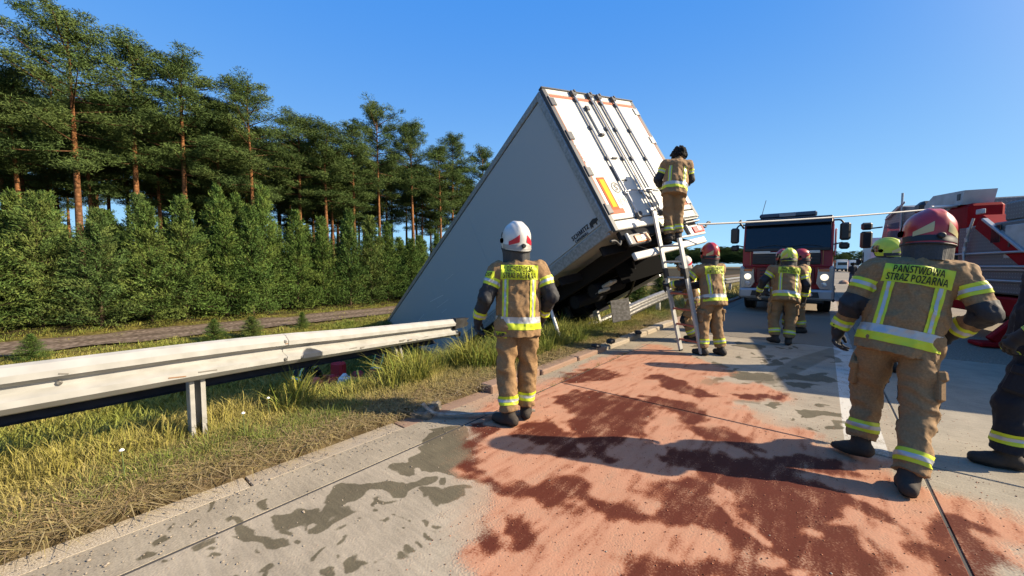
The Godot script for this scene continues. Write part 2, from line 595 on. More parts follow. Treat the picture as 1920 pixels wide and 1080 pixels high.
func build_road() -> void:
	var W := 1400
	var H := 1904
	var w := 560
	var h := 762
	var red := softened(raster(RED, w, h), w, h, 17, W, H)
	var halo_m := softened(raster(RED, w, h), w, h, 34, W, H)
	var dark := softened(raster(DARK, w, h), w, h, 8, W, H)
	var light := softened(raster(LIGHT, w, h), w, h, 5, W, H)
	var spots := STAIN.duplicate()
	var sp := RandomNumberGenerator.new()
	sp.seed = 12
	for k in 150:   # footprints and drips
		var c := Vector2(sp.randf_range(300, 860), sp.randf_range(930, 1079))
		if k % 3 == 0:
			c = Vector2(sp.randf_range(1290, 1570), sp.randf_range(640, 830))
		elif k % 5 == 1:
			c = Vector2(sp.randf_range(1080, 1500), sp.randf_range(650, 720))
		var rx := sp.randf_range(3, 13)
		var ry := rx * sp.randf_range(0.25, 0.6)
		var poly := []
		for e in 8:
			var a := TAU * e / 8.0
			var j := sp.randf_range(0.6, 1.2)
			poly.append(c.x + cos(a) * rx * j)
			poly.append(c.y + sin(a) * ry * j)
		spots.append(poly)
	var stain := softened(raster(spots, w, h), w, h, 2, W, H)
	var tyre := softened(raster(TYRE, w, h), w, h, 2, W, H)
	var wx := layer(noise(31, 0.016, 4), W / 2, H / 2, W, H)
	var wy := layer(noise(32, 0.016, 4), W / 2, H / 2, W, H)
	var grit := layer(noise(33, 0.42, 3), W, H, W, H)
	var mid := layer(noise(34, 0.018, 6), W, H, W, H)
	var big := layer(noise(35, 0.004, 4), W, H, W, H)
	var streak := layer(noise(36, 0.16, 4), W / 6, H, W, H)
	var swp := layer(noise(37, 0.05, 5), W, H / 6, W, H)
	var o := PackedByteArray()
	o.resize(W * H * 3)
	var rough := PackedByteArray()
	rough.resize(W * H)
	var ht := PackedByteArray()
	ht.resize(W * H)
	var S := []   # linear to sRGB bytes
	for i in 1025:
		S.append(int(255.0 * Color(i / 1024.0, 0, 0).linear_to_srgb().r + 0.5))
	var line0 := int((0.19 - SX0) / (SX1 - SX0) * W)
	var line1 := int((0.45 - SX0) / (SX1 - SX0) * W)
	var gut := int((-2.55 - SX0) / (SX1 - SX0) * W)
	for y in H:
		for x in W:
			var i := y * W + x
			var dx := (wx[i] - 128) * 26 >> 7
			var dy := (wy[i] - 128) * 26 >> 7
			var j := clampi(y + dy, 0, H - 1) * W + clampi(x + dx, 0, W - 1)
			var g := grit[i] / 255.0
			var md := mid[i] / 255.0
			var sk := streak[i] / 255.0
			var sw := swp[clampi(y + (x * 3 / 4) - 500, 0, H - 1) * W + x] / 255.0
			var k := 0.60 + 0.24 * md + 0.40 * g + 0.26 * (big[i] / 255.0 - 0.2) - 0.24 * (sk - 0.35)
			var r := 0.315 * k
			var gg := 0.276 * k
			var b := 0.217 * k
			if x < gut:
				k *= 1.0 + 0.25 * (g - 0.4)
				r = 0.275 * k
				gg = 0.24 * k
				b = 0.185 * k
			elif x > line1 + 18:
				r = 0.30 * k
				gg = 0.27 * k
				b = 0.215 * k
			var rg := 0.92
			if x >= line0 and x < line1 and y < 1146:
				var pa := clampf((md * 0.6 + g * 0.6 - 0.3 - maxf(0.0, y - 890.0) / 300.0) * 4.0, 0, 0.9)
				r = lerpf(r, 0.52, pa)
				gg = lerpf(gg, 0.51, pa)
				b = lerpf(b, 0.47, pa)
			# wet and oily stains
			var s := clampf((stain[j] / 255.0 + (md - 0.5) * 0.7 + (g - 0.5) * 0.3 - 0.33) * 4.5, 0, 1)
			s = maxf(s, clampf((md * 0.75 + g * 0.3 - 0.78) * 5.0, 0, 0.5) * clampf((big[i] - 100) / 60.0, 0, 1))
			s *= 0.62
			var ty := tyre[i] / 255.0 * (0.45 if (x + y) % 14 < 8 else 0.28)
			s = maxf(s, ty)
			r *= 1.0 - s
			gg *= 1.0 - s
			b *= 1.0 - s * 1.08
			rg -= s * 0.35
			# the absorbent powder
			var a := clampf((red[j] / 255.0 * 1.5 + (md - 0.5) * 0.7 + (sw - 0.5) * 0.7 + (g - 0.5) * 1.3 - 0.52) * 1.3, 0, 1)
			var halo := clampf((halo_m[i] / 255.0 - 0.12) * 0.75 + (g - 0.5) * 0.35 + (sw - 0.5) * 0.25, 0, 0.5)
			r = lerpf(r, 0.40, halo)
			gg = lerpf(gg, 0.225, halo)
			b = lerpf(b, 0.14, halo)
			if a > 0.0:
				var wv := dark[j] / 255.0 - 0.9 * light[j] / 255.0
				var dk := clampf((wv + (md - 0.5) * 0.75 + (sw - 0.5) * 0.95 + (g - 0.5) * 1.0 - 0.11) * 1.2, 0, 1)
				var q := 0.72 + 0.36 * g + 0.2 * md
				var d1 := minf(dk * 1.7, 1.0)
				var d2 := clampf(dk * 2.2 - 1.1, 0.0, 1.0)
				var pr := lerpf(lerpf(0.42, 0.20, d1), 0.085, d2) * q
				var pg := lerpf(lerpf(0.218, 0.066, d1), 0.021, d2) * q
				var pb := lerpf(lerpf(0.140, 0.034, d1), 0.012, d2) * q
				a *= lerpf(0.94, 0.98, dk)
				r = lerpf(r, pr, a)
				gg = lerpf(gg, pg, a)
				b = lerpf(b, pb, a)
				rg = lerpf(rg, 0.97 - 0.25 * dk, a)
				ht[i] = clampi(int(110 + a * (1.0 - dk) * 80 + g * 50 + md * 30), 0, 255)
			else:
				ht[i] = clampi(int(60 + g * 60 + sk * 50), 0, 255)
			o[i * 3] = S[int(minf(r, 1.0) * 880)]
			o[i * 3 + 1] = S[int(minf(gg, 1.0) * 870)]
			o[i * 3 + 2] = S[int(minf(b, 1.0) * 840)]
			rough[i] = int(rg * 255)
	var sm := StandardMaterial3D.new()
	sm.resource_name = "spilled concrete"
	sm.albedo_texture = ImageTexture.create_from_image(Image.create_from_data(W, H, false, Image.FORMAT_RGB8, o))
	sm.roughness = 1.0
	sm.metallic_specular = 0.2
	sm.roughness_texture = ImageTexture.create_from_image(Image.create_from_data(W, H, false, Image.FORMAT_L8, rough))
	sm.heightmap_enabled = true
	sm.heightmap_texture = ImageTexture.create_from_image(Image.create_from_data(W, H, false, Image.FORMAT_L8, ht))
	sm.heightmap_scale = 0.7
	sm.texture_repeat = false
	M["spill"] = sm
	var cm := mat("concrete", 0.345, 0.305, 0.24, 0.92, 0, "mottle", 0.8)
	cm.uv1_world_triplanar = true
	cm.detail_enabled = true
	cm.detail_blend_mode = BaseMaterial3D.BLEND_MODE_MUL
	cm.detail_albedo = T["speck"]
	cm.detail_uv_layer = BaseMaterial3D.DETAIL_UV_2
	cm.uv2_triplanar = true
	cm.uv2_world_triplanar = true
	cm.uv2_scale = Vector3.ONE * 1.3
	var cms := [cm]
	for k in 2:
		var c2: StandardMaterial3D = cm.duplicate()
		c2.albedo_color = lin(0.32 + k * 0.05, 0.285 + k * 0.04, 0.225 + k * 0.03)
		cms.append(c2)
	var road := Node3D.new()
	road.name = "road"
	add_child(road)
	struct(road)
	# sub-base that shows dark in the joints
	var base := MB.new()
	base.bx(Vector3(4.465, -0.1555, -195), Vector3(14.81, 0.3, 410))
	obj("joint_filler", base, mat("joint", 0.045, 0.04, 0.035, 0.9), road)
	var cols := [[-2.55, 0.6], [0.6, 4.35], [4.35, 8.1], [8.1, 11.85]]
	for ci in cols.size():
		for k in range(-3, 40):
			var za := 0.92 - 5.0 * k
			var zb := za - 5.0
			if ci == 3 and k > 14 or k > 24:
				za = 0.92 - 5.0 * 24 - 30.0 * (k - 24)
				zb = za - 30.0
			if zb < -405 or ci == 3 and k > 24:
				continue
			slab(road, cols[ci][0] + 0.006, cols[ci][1] - 0.006, za - 0.007, zb + 0.007, 0.0 + 0.0015 * ((k * 7 + ci * 3) % 3), sm if (ci < 2 and k in [0, 1]) else cms[(k * 5 + ci * 2 + 20) % 3])
	# gutter run between the slabs and the kerb
	for k in range(-2, 26):
		var za := 0.92 - 10.0 * k
		slab(road, -2.94, -2.566, za, za - 10.0, -0.003, sm if k == 0 else cms[1], "gutter")
	# painted edge line
	var ln := MB.new()
	var z := -9.08
	while z > -400:
		var z2 := z - (2.0 if z > -60 else 40.0)
		ln.quad(Vector3(0.19, 0.0075, z), Vector3(0.45, 0.0075, z), Vector3(0.45, 0.0075, z2), Vector3(0.19, 0.0075, z2))
		z = z2
	struct(obj("edge_line", ln, mat("line_paint", 0.52, 0.52, 0.48, 0.8, 0, "dirt", 1.3)))
	var ln2 := MB.new()
	for k in 14:
		var zc := -22.0 - k * 18
		ln2.quad(Vector3(4.28, 0.0075, zc), Vector3(4.42, 0.0075, zc), Vector3(4.42, 0.0075, zc - 6), Vector3(4.28, 0.0075, zc - 6))
	struct(obj("lane_line", ln2, M["line_paint"]))
	# kerb stones: flush and worn near the camera, proud and knocked about farther on
	var kerb := Node3D.new()
	kerb.name = "kerb"
	add_child(kerb)
	struct(kerb)
	var km := [mat("kerb_a", 0.50, 0.43, 0.33, 0.95, 0, "speck", 1.6, 0.6), mat("kerb_b", 0.47, 0.41, 0.315, 0.95, 0, "mottle", 2.4, 0.4), mat("kerb_red", 0.38, 0.25, 0.18, 0.95, 0, "speck", 1.5, 0.5)]
	var zk := 4.0
	var kr := RandomNumberGenerator.new()
	kr.seed = 5
	while zk > -70:
		var len := 1.0 if zk < -2.0 else 1.2
		if zk < -25:
			len = 6.0
		var mb := MB.new()
		var zm := zk - len / 2
		var tilt := Basis()
		var up := 0.075
		var side := -3.04
		if zk > -2.1:
			up = -0.001
			side = -3.08
		elif zm > -2.75:   # the broken place
			up = -0.01
			side = -3.0
			tilt = Basis(Vector3.UP, 0.22) * Basis(Vector3.BACK, -0.2)
		elif zk > -14:
			tilt = Basis(Vector3.UP, kr.randf_range(-0.03, 0.03)) * Basis(Vector3.BACK, kr.randf_range(-0.06, 0.03))
			side += kr.randf_range(-0.015, 0.02)
			up += kr.randf_range(-0.015, 0.012)
		mb.box(Transform3D(tilt, Vector3(side, up - 0.13, zm)), Vector3(0.2 if zk < -2.0 else 0.3, 0.26, len - 0.014), 0.004 if zk > -2.1 else 0.016)
		obj("kerbstone", mb, km[2] if zk < -2.6 and zk > -5.2 else km[int(zk * 3.7) % 2], kerb)
		zk -= len

func slab(parent: Node, x0: float, x1: float, za: float, zb: float, y: float, mt: Material, called := "slab") -> void:
	var m := MB.new()
	m.use_uv = true
	var e := 0.003 if called == "gutter" else 0.006
	var P := [Vector3(x0 + e, y, za - e), Vector3(x1 - e, y, za - e), Vector3(x1 - e, y, zb + e), Vector3(x0 + e, y, zb + e)]
	var Q := [Vector3(x0, y - e, za), Vector3(x1, y - e, za), Vector3(x1, y - e, zb), Vector3(x0, y - e, zb)]
	m.quad(P[0], P[1], P[2], P[3])
	for k in 4:
		var k2 := (k + 1) % 4
		m.quad(Q[k], Q[k2], P[k2], P[k])
		m.quad(Q[k] - Vector3(0, 0.1, 0), Q[k2] - Vector3(0, 0.1, 0), Q[k2], Q[k])
	for p in m.v:
		m.uv.append(Vector2(clampf((p.x - SX0) / (SX1 - SX0), 0, 1), clampf((p.z - SZ0) / (SZ1 - SZ0), 0, 1)))
	obj(called, m, mt, parent)

# ---------------------------------------------------------------- crash barriers
const WAVE := [[0.0, -0.155], [0.034, -0.142], [0.083, -0.098], [0.083, -0.056], [0.012, -0.02], [0.012, 0.02], [0.083, 0.056], [0.083, 0.098], [0.034, 0.142], [0.0, 0.155]]

func wave_beam(pts: Array, outs: Array, flip := false) -> MB:   # two-wave steel beam through pts; outs: the side its waves bulge to
	var prof := []
	for p in WAVE:
		prof.append(Vector2(p[0], p[1]))
	for i in range(WAVE.size() - 1, -1, -1):
		prof.append(Vector2(WAVE[i][0] - 0.005, WAVE[i][1]))
	if flip:
		prof.reverse()
	var fr := []
	for i in pts.size():
		var z: Vector3 = -((pts[mini(i + 1, pts.size() - 1)] - pts[maxi(i - 1, 0)]) as Vector3).normalized()
		var x: Vector3 = outs[i] if outs[i] is Vector3 else Vector3.RIGHT
		x = (x - z * x.dot(z)).normalized()
		if flip:
			x = -x
		var y := z.cross(x)
		if flip:
			fr.append(Transform3D(Basis(-x, y, z), pts[i]))
		else:
			fr.append(Transform3D(Basis(x, y, z), pts[i]))
	var m := MB.new()
	if flip:
		prof.reverse()
		for i in fr.size():
			var f: Transform3D = fr[i]
			fr[i] = Transform3D(Basis(f.basis.x, f.basis.y, f.basis.z), f.origin)
		prof.reverse()
	m.sweep(prof, fr)
	return m

func c_post(foot: Vector3, top: Vector3, side: Vector3) -> MB:   # rolled channel post
	var y := (top - foot).normalized()
	var x := (side - y * side.dot(y)).normalized()
	var z := x.cross(y)
	var h := foot.distance_to(top)
	var m := MB.new()
	var b := Basis(x, y, z)
	var c := (foot + top) / 2
	m.box(Transform3D(b, c - z * 0.06), Vector3(0.1, h, 0.006), 0.001)
	m.box(Transform3D(b, c - x * 0.05), Vector3(0.006, h, 0.118), 0.001)
	m.box(Transform3D(b, c + x * 0.05), Vector3(0.006, h, 0.118), 0.001)
	m.box(Transform3D(b, c - x * 0.035 + z * 0.06), Vector3(0.03, h, 0.006), 0.001)
	m.box(Transform3D(b, c + x * 0.035 + z * 0.06), Vector3(0.03, h, 0.006), 0.001)
	return m

func densify(pts: Array, n: int) -> Array:
	var c := Curve3D.new()
	for i in pts.size():
		var t: Vector3 = (pts[mini(i + 1, pts.size() - 1)] - pts[maxi(i - 1, 0)]) * 0.17
		c.add_point(pts[i], -t, t)
	var o := []
	var L := c.get_baked_length()
	for i in n + 1:
		o.append(c.sample_baked(L * i / n, true))
	return o

func bolt(p: Vector3, out: Vector3, r := 0.016) -> MB:
	var m := MB.new()
	var up := Vector3.UP
	m.lathe(Transform3D(Basis(up, out, up.cross(out)), p), [Vector2(r, -0.004), Vector2(r, 0.006), Vector2(r * 0.6, 0.011), Vector2(0, 0.011)], 8)
	return m

func build_barriers() -> void:
	var steel := mat("barrier_paint", 0.37, 0.365, 0.345, 0.75, 0.0, "soft", 1.6)
	steel.uv1_triplanar_sharpness = 4
	var old := mat("barrier_zinc", 0.36, 0.37, 0.37, 0.5, 0.35, "dirt", 1.3)
	var post := mat("post_zinc", 0.42, 0.41, 0.38, 0.6, 0.2, "soft", 3.0)
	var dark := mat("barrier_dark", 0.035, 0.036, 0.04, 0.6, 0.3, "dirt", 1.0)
	# the near barrier: runs beside the camera, then bends down and outwards
	var g := thing("crash_barrier", "long white weathered two-wave crash barrier on the left, its far end bent down", "barrier", Transform3D(), "crash barriers along the verge")
	var path := densify([V(-3.8, 0.73, 6.0), V(-3.8, 0.73, 2.5), V(-3.81, 0.73, 0.2), V(-3.9, 0.712, -0.76), V(-4.08, 0.665, -1.5), V(-4.42, 0.575, -2.3), V(-4.68, 0.5, -3.3), V(-4.92, 0.425, -4.42)], 60)
	var cutp := 42
	var outs := []
	for p in path:
		var k := clampf((-0.5 - p.z) / 4.0, 0, 1)
		outs.append(V(1, 0.0 - 0.12 * k, 0).normalized())
	var a := obj("beam", wave_beam(path.slice(0, cutp + 2), outs.slice(0, cutp + 2)), steel, g)
	var p2 := []
	for i in range(cutp, path.size()):
		p2.append(path[i] + V(0.007, 0, 0))
	var b2 := obj("beam", wave_beam(p2, outs.slice(cutp)), steel, g)
	# torn end: dark ragged lip
	var e: Vector3 = path[-1]
	var tear := MB.new()
	tear.prism(Transform3D(Basis(V(0, 0, -1), V(0, 1, 0), V(1, 0, 0)), e + V(0.06, 0.08, -0.02)), PackedVector2Array([Vector2(-0.12, -0.085), Vector2(0.14, -0.07), Vector2(0.19, -0.03), Vector2(0.15, 0.03), Vector2(0.2, 0.075), Vector2(-0.1, 0.09)]), 0.12)
	tear.prism(Transform3D(Basis(V(0, 0, -1), V(0, 1, 0), V(1, 0, 0)), e + V(0.05, -0.1, -0.02)), PackedVector2Array([Vector2(-0.06, -0.06), Vector2(0.05, -0.06), Vector2(0.07, 0.02), Vector2(-0.05, 0.05)]), 0.02)
	obj("torn_end", tear, dark, g)
	# slots and bolts of the lap joint
	for q in [[cutp, 0.09], [cutp, -0.08], [cutp + 1, 0.08], [cutp + 1, -0.085], [12, 0.0], [27, -0.09], [34, 0.0], [53, -0.08]]:
		var pp: Vector3 = path[q[0]]
		obj("bolt", bolt(pp + V(0.086 if absf(q[1]) > 0.03 else 0.017, q[1], 0), V(1, 0, 0)), old, g)
	for q in [27, 16]:
		var pl := MB.new()
		pl.bx((path[q] as Vector3) + V(0.085, -0.078, -0.08), V(0.004, 0.03, 0.11), 0.001)
		obj("joint_plate", pl, old, g)
	# scrapes and rust along the beam
	var sr := RandomNumberGenerator.new()
	sr.seed = 77
	for i in 26:
		var q := sr.randi_range(8, 57)
		var pp: Vector3 = path[q]
		var hy: float = [0.077, -0.077, 0.08, -0.074][i % 4] + sr.randf_range(-0.016, 0.016)
		var nx: Vector3 = path[mini(q + 1, path.size() - 1)]
		var dz := (nx - pp).normalized()
		var st := MB.new()
		var ln := sr.randf_range(0.03, 0.22)
		st.bar(pp + V(0.0848 if q < cutp else 0.0915, hy, 0), pp + V(0.0848 if q < cutp else 0.0915, hy + sr.randf_range(-0.01, 0.01), 0) + dz * ln * 0.6, 0.003, sr.randf_range(0.004, 0.013), Vector3.UP)
		obj("scrape", st, mat("scrape_dark", 0.16, 0.15, 0.13, 0.8) if i % 3 else mat("scrape_rust", 0.22, 0.12, 0.06, 0.85), a if q < cutp else b2)
	# rear beam of the double-sided barrier, coloured near black to stand in for its shaded back
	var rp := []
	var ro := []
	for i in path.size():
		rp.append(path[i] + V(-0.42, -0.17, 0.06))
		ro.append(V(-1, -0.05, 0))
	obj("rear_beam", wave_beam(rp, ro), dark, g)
	for q in [[V(-3.99, -0.1, -0.72), V(-3.99, 0.62, -0.72)], [V(-4.93, -0.3, -3.38), V(-4.78, 0.42, -3.12)], [V(-3.99, -0.1, 3.28), V(-3.99, 0.62, 3.28)]]:
		var po := obj("post", c_post(q[0], q[1], V(0, 0, -1)), post, g)
		obj("bolt", bolt(q[1] + V(0.055, -0.06, 0.03), V(1, 0, 0), 0.012), old, po)
		var arm := MB.new()
		arm.bar(q[1] + V(0.10, 0.03, 0), q[1] + V(-0.34, 0.0, 0.05), 0.07, 0.1, Vector3.UP, 0.01)
		obj("spacer_arm", arm, dark, g)
	# what is left of it beyond the gap
	var h := thing("crash_barrier", "grey crash barrier lying twisted in the grass behind the ladder", "barrier", Transform3D(), "crash barriers along the verge")
	var path2 := densify([V(-4.5, -0.12, -8.0), V(-4.2, 0.1, -9.0), V(-4.0, 0.36, -10.4), V(-3.9, 0.55, -12.0), V(-3.85, 0.7, -14.5), V(-3.85, 0.73, -18)], 36)
	var out2 := []
	for p in path2:
		out2.append(V(1, 0.5 * clampf((p.z + 14.0) / 5.0, 0, 1), 0).normalized())
	obj("beam", wave_beam(path2, out2), old, h)
	for q in [[V(-4.2, -0.1, -8.55), V(-4.42, 0.36, -8.7)], [V(-4.1, -0.1, -10.2), V(-4.3, 0.45, -10.45)], [V(-4.02, -0.1, -12.2), V(-4.05, 0.55, -12.25)], [V(-4.0, -0.1, -16.0), V(-4.0, 0.65, -16.0)]]:
		obj("post", c_post(q[0], q[1], V(0, 0, 1)), post, h)
	var k := thing("crash_barrier", "straight grey crash barrier running past the fire engine into the distance", "barrier", Transform3D(), "crash barriers along the verge")
	var path3 := []
	var out3 := []
	for i in 30:
		path3.append(V(-3.845, 0.735, -17.8 - i * 5.0))
		out3.append(V(1, 0, 0))
	obj("beam", wave_beam(path3, out3), old, k)
	for i in 14:
		obj("post", c_post(V(-4.0, -0.1, -20.0 - i * 4.0), V(-4.0, 0.68, -20.0 - i * 4.0), V(0, 0, 1)), post, k)

func build_ladder_and_rope() -> void:
	var alu := mat("aluminium", 0.52, 0.52, 0.50, 0.45, 0.35, "soft", 2.0)
	var red := mat("rung_red", 0.45, 0.10, 0.05, 0.5)
	var t := thing("ladder", "aluminium ladder leaning on the back of the tilted trailer, lower rungs red", "ladder")
	var f0 := V(-1.89, 0.0, -6.98)
	var f1 := V(-1.52, 0.0, -6.84)
	var ax := (V(-2.2, 1.78, -6.77) - f0).normalized()
	var side := (f1 - f0)
	var L := 2.5
	var nrm := side.cross(ax).normalized()
	for f in [f0, f1]:
		var m := MB.new()
		m.bar(f + ax * 0.03, f + ax * (L if f == f0 else 2.0), 0.04, 0.085, nrm, 0.006)
		var r := obj("rail", m, alu, t)
		var ft := MB.new()
		ft.bar(f, f + ax * 0.07, 0.036, 0.084, nrm, 0.008)
		obj("rubber_foot", ft, M["rubber"], r)
	for i in 7:
		var c: Vector3 = f0 + ax * (0.22 + i * 0.275)
		var m := MB.new()
		m.tube([c + side * 0.03, c + side * 0.97], 0.018, 8)
		obj("rung", m, red if i in [0, 1, 2, 3] else alu, t)
	for i in [4]:
		var c: Vector3 = f0 + ax * (0.30 + i * 0.275)
		var m := MB.new()
		m.bar(c - ax * 0.09, c + ax * 0.09, 0.05, 0.1, nrm, 0.01)
		obj("sliding_hook", m, M["rubber"], t)
		var m2 := MB.new()
		m2.bar(c + side - ax * 0.09, c + side + ax * 0.09, 0.05, 0.1, nrm, 0.01)
		obj("sliding_hook", m2, M["rubber"], t)
	# winch rope from the boom of the recovery truck to the trailer
	var rope := MB.new()
	var a := V(2.50, 2.89, -13.5)
	var b := V(-1.86, 2.27, -7.72)
	var pts := []
	var rad := []
	for i in 25:
		var k := i / 24.0
		pts.append(a.lerp(b, k) - V(0, 0.10 * 4.0 * k * (1.0 - k) * 0.5, 0))
		rad.append(0.017)
	rope.tube(pts, rad, 8)
	tag(obj("tow_rope", rope, mat("rope", 0.55, 0.52, 0.46, 0.8)), "pale taut tow rope stretched across the road from the crane to the trailer", "rope")
	var st := MB.new()
	st.tube([a + V(0.0, 0.0, 0), a.lerp(b, 0.16) + V(0, 0.012, 0)], 0.034, 8)
	tag(obj("rope_sleeve", st, mat("strap", 0.62, 0.60, 0.56, 0.7)), "thick pale protective sleeve round the crane end of the tow rope", "sleeve")

func build_small_things() -> void:
	# bent metal strip and a length of timber by the kerb at the first man's feet
	var white := mat("bent_strip", 0.60, 0.52, 0.42, 0.6, 0, "dirt", 2.0)
	var m := MB.new()
	var bl := densify([V(-3.02, 0.13, -2.28), V(-2.93, 0.05, -2.32), V(-2.80, 0.035, -2.40), V(-2.45, 0.04, -2.72), V(-2.18, 0.05, -3.0)], 16)
	for i in 16:
		m.bar(bl[i], bl[i + 1] + (bl[i + 1] - bl[i]) * 0.1, 0.045, 0.012, Vector3.UP)
	tag(obj("metal_strip", m, white), "bent pale metal strip lying at the broken kerb beside the boots", "debris")
	m = MB.new()
	m.box(Transform3D(Basis(Vector3.UP, 0.5) * Basis(Vector3.BACK, 0.2), V(-3.06, -0.01, -2.36)), V(0.2, 0.14, 0.34), 0.015)
	tag(obj("kerb_block", m, mat("kerb_dark", 0.3, 0.27, 0.22, 0.95, 0, "dirt", 2.0)), "broken dark kerb block tipped over at the gap in the kerb", "stone")
	var bolts := [[-2.80, -6.35, 0.08], [-2.78, -7.6, 0.07], [-2.86, -5.9, 0.05]]
	var bl2 := ["black rubber block lying on the kerb left of the ladder foot", "small dark lump on the kerb behind the ladder", "smallest dark lump on the kerb, nearest of the three"]
	for i in 3:
		m = MB.new()
		m.box(Transform3D(Basis(Vector3.UP, 0.6 * i), V(bolts[i][0] - 0.12, 0.1 + bolts[i][2] / 2, bolts[i][1])), V(0.12, bolts[i][2], 0.16), 0.02)
		tag(obj("rubber_block", m, M["rubber"]), bl2[i], "debris", "dark lumps on the kerb")
	# rescue kit in the ditch
	var redc := mat("red_bag", 0.75, 0.03, 0.04, 0.7, 0, "cloth", 6.0)
	var oran := mat("orange_hose", 0.75, 0.16, 0.07, 0.7)
	var gy := ground(-10.1, -4.35)
	var t := thing("rescue_bag", "bright red upright rescue bag standing in the ditch grass below the barrier", "bag", Transform3D(Basis(Vector3.UP, 0.4), V(-9.9, ground(-9.9, -4.75), -4.75)))
	m = MB.new()
	m.bx(V(0, 0.38, 0), V(0.38, 0.7, 0.26), 0.06)
	obj("body", m, redc, t)
	m = MB.new()
	m.bx(V(0.02, 0.25, 0.15), V(0.3, 0.3, 0.1), 0.03)
	obj("pocket", m, redc, t)
	m = MB.new()
	m.tube(densify([V(-0.1, 0.72, 0), V(-0.06, 0.82, 0), V(0.06, 0.82, 0), V(0.1, 0.72, 0)], 10), 0.012, 6)
	obj("handle", m, M["rubber"], t)
	t = thing("rescue_bag", "low red kit bag lying right of the upright red bag", "bag", Transform3D(Basis(Vector3.UP, -0.5), V(-9.75, ground(-9.75, -5.2), -5.2)))
	m = MB.new()
	m.bx(V(0, 0.2, 0), V(0.62, 0.36, 0.34), 0.08)
	obj("body", m, redc, t)
	m = MB.new()
	m.bx(V(0, 0.385, 0), V(0.5, 0.02, 0.05), 0.008)
	obj("strap", m, mat("strap_yellow", 0.75, 0.62, 0.08, 0.7), t)
	m = MB.new()
	m.bx(V(0, 0.2, 0.175), V(0.4, 0.14, 0.02), 0.008)
	obj("label_patch", m, M["silver_tape"], t)
	m = MB.new()
	var cp := []
	for i in 90:
		var an := i * 0.42
		cp.append(V(-10.1, gy + 0.07 + 0.05 * (i / 15), -4.35) + V(cos(an), 0, sin(an)) * (0.32 + 0.03 * sin(i * 1.7)))
	m.tube(cp, 0.035, 7)
	tag(obj("hose_coil", m, oran), "coil of orange red hose heaped left of the red bags", "hose")
	m = MB.new()
	var wa := V(-9.45, ground(-9.45, -5.0) + 0.1, -5.0)
	m.box(Transform3D(Basis(Vector3.UP, 1.2) * Basis(Vector3.BACK, 0.1), wa), V(0.45, 0.05, 0.18), 0.02)
	tag(obj("white_scrap", m, mat("scrap_white", 0.75, 0.74, 0.7, 0.5)), "flat white plastic scrap in the grass before the red bags", "debris", "white scraps by the trailer")
	m = MB.new()
	m.box(Transform3D(Basis(Vector3.UP, 0.3) * Basis(Vector3.BACK, 0.4), V(-9.9, ground(-9.9, -6.3) + 0.12, -6.3)), V(0.25, 0.04, 0.32), 0.015)
	tag(obj("white_scrap", m, M["scrap_white"]), "small white plastic scrap right of the crouching man in dark clothes", "debris", "white scraps by the trailer")
	var bits := [[-9.6, -4.45, "small red strap bundle left of the upright red bag", "rescue_strap", 0], [-9.5, -5.5, "red kit pouch lying between the bags and the crouching man", "kit_pouch", 0], [-9.75, -4.1, "orange rolled webbing beside the hose coil", "webbing_roll", 1], [-9.3, -4.6, "white folded sheet before the upright red bag", "folded_sheet", 2]]
	for e in bits:
		var bb := MB.new()
		var by := ground(e[0], e[1])
		bb.box(Transform3D(Basis(Vector3.UP, e[1] * 3.0) * Basis(Vector3.BACK, 0.25), V(e[0], by + 0.22, e[1])), V(0.34, 0.36, 0.24), 0.07)
		bb.box(Transform3D(Basis(Vector3.UP, e[1] * 3.0 + 0.5), V(e[0], by + 0.4, e[1])), V(0.2, 0.12, 0.14), 0.04)
		tag(obj(e[3], bb, [redc, oran, M["scrap_white"]][e[4]]), e[2], "rescue gear")
	# grey mud flap torn off, broken white trim under the trailer
	m = MB.new()
	m.box(Transform3D(Basis(Vector3.UP, 0.9) * Basis(Vector3.BACK, 0.15), V(-3.5, 0.5, -8.1)), V(0.45, 0.5, 0.02), 0.006)
	tag(obj("mud_flap", m, mat("flap_grey", 0.3, 0.3, 0.3, 0.6, 0, "dirt", 2.0)), "grey torn mud flap hanging down under the trailer tail", "mud flap")
	m = MB.new()
	m.bar(V(-3.95, 0.17, -4.5), V(-3.78, 0.25, -4.95), 0.09, 0.02, Vector3.UP, 0.006)
	tag(obj("broken_trim", m, M["scrap_white"]), "broken white trim strip lying in the grass right of the first man", "debris")
	m = MB.new()
	m.tube([V(-4.1, 0.95, -6.0), V(-3.75, 0.0, -6.05)], 0.032, 10)
	tag(obj("bent_pipe", m, mat("pipe", 0.62, 0.6, 0.56, 0.5)), "pale pipe hanging from the trailer into the tall grass", "pipe")
	# far cone-like lump on the carriageway
	m = MB.new()
	m.lathe(Transform3D(Basis(), V(1.35, 0, -43)), [Vector2(0.35, 0), Vector2(0.3, 0.2), Vector2(0.12, 0.32), Vector2(0, 0.33)], 10)
	tag(obj("sack", m, mat("sack", 0.35, 0.2, 0.13, 0.9)), "brown sack on the road left of the far bystander", "sack")

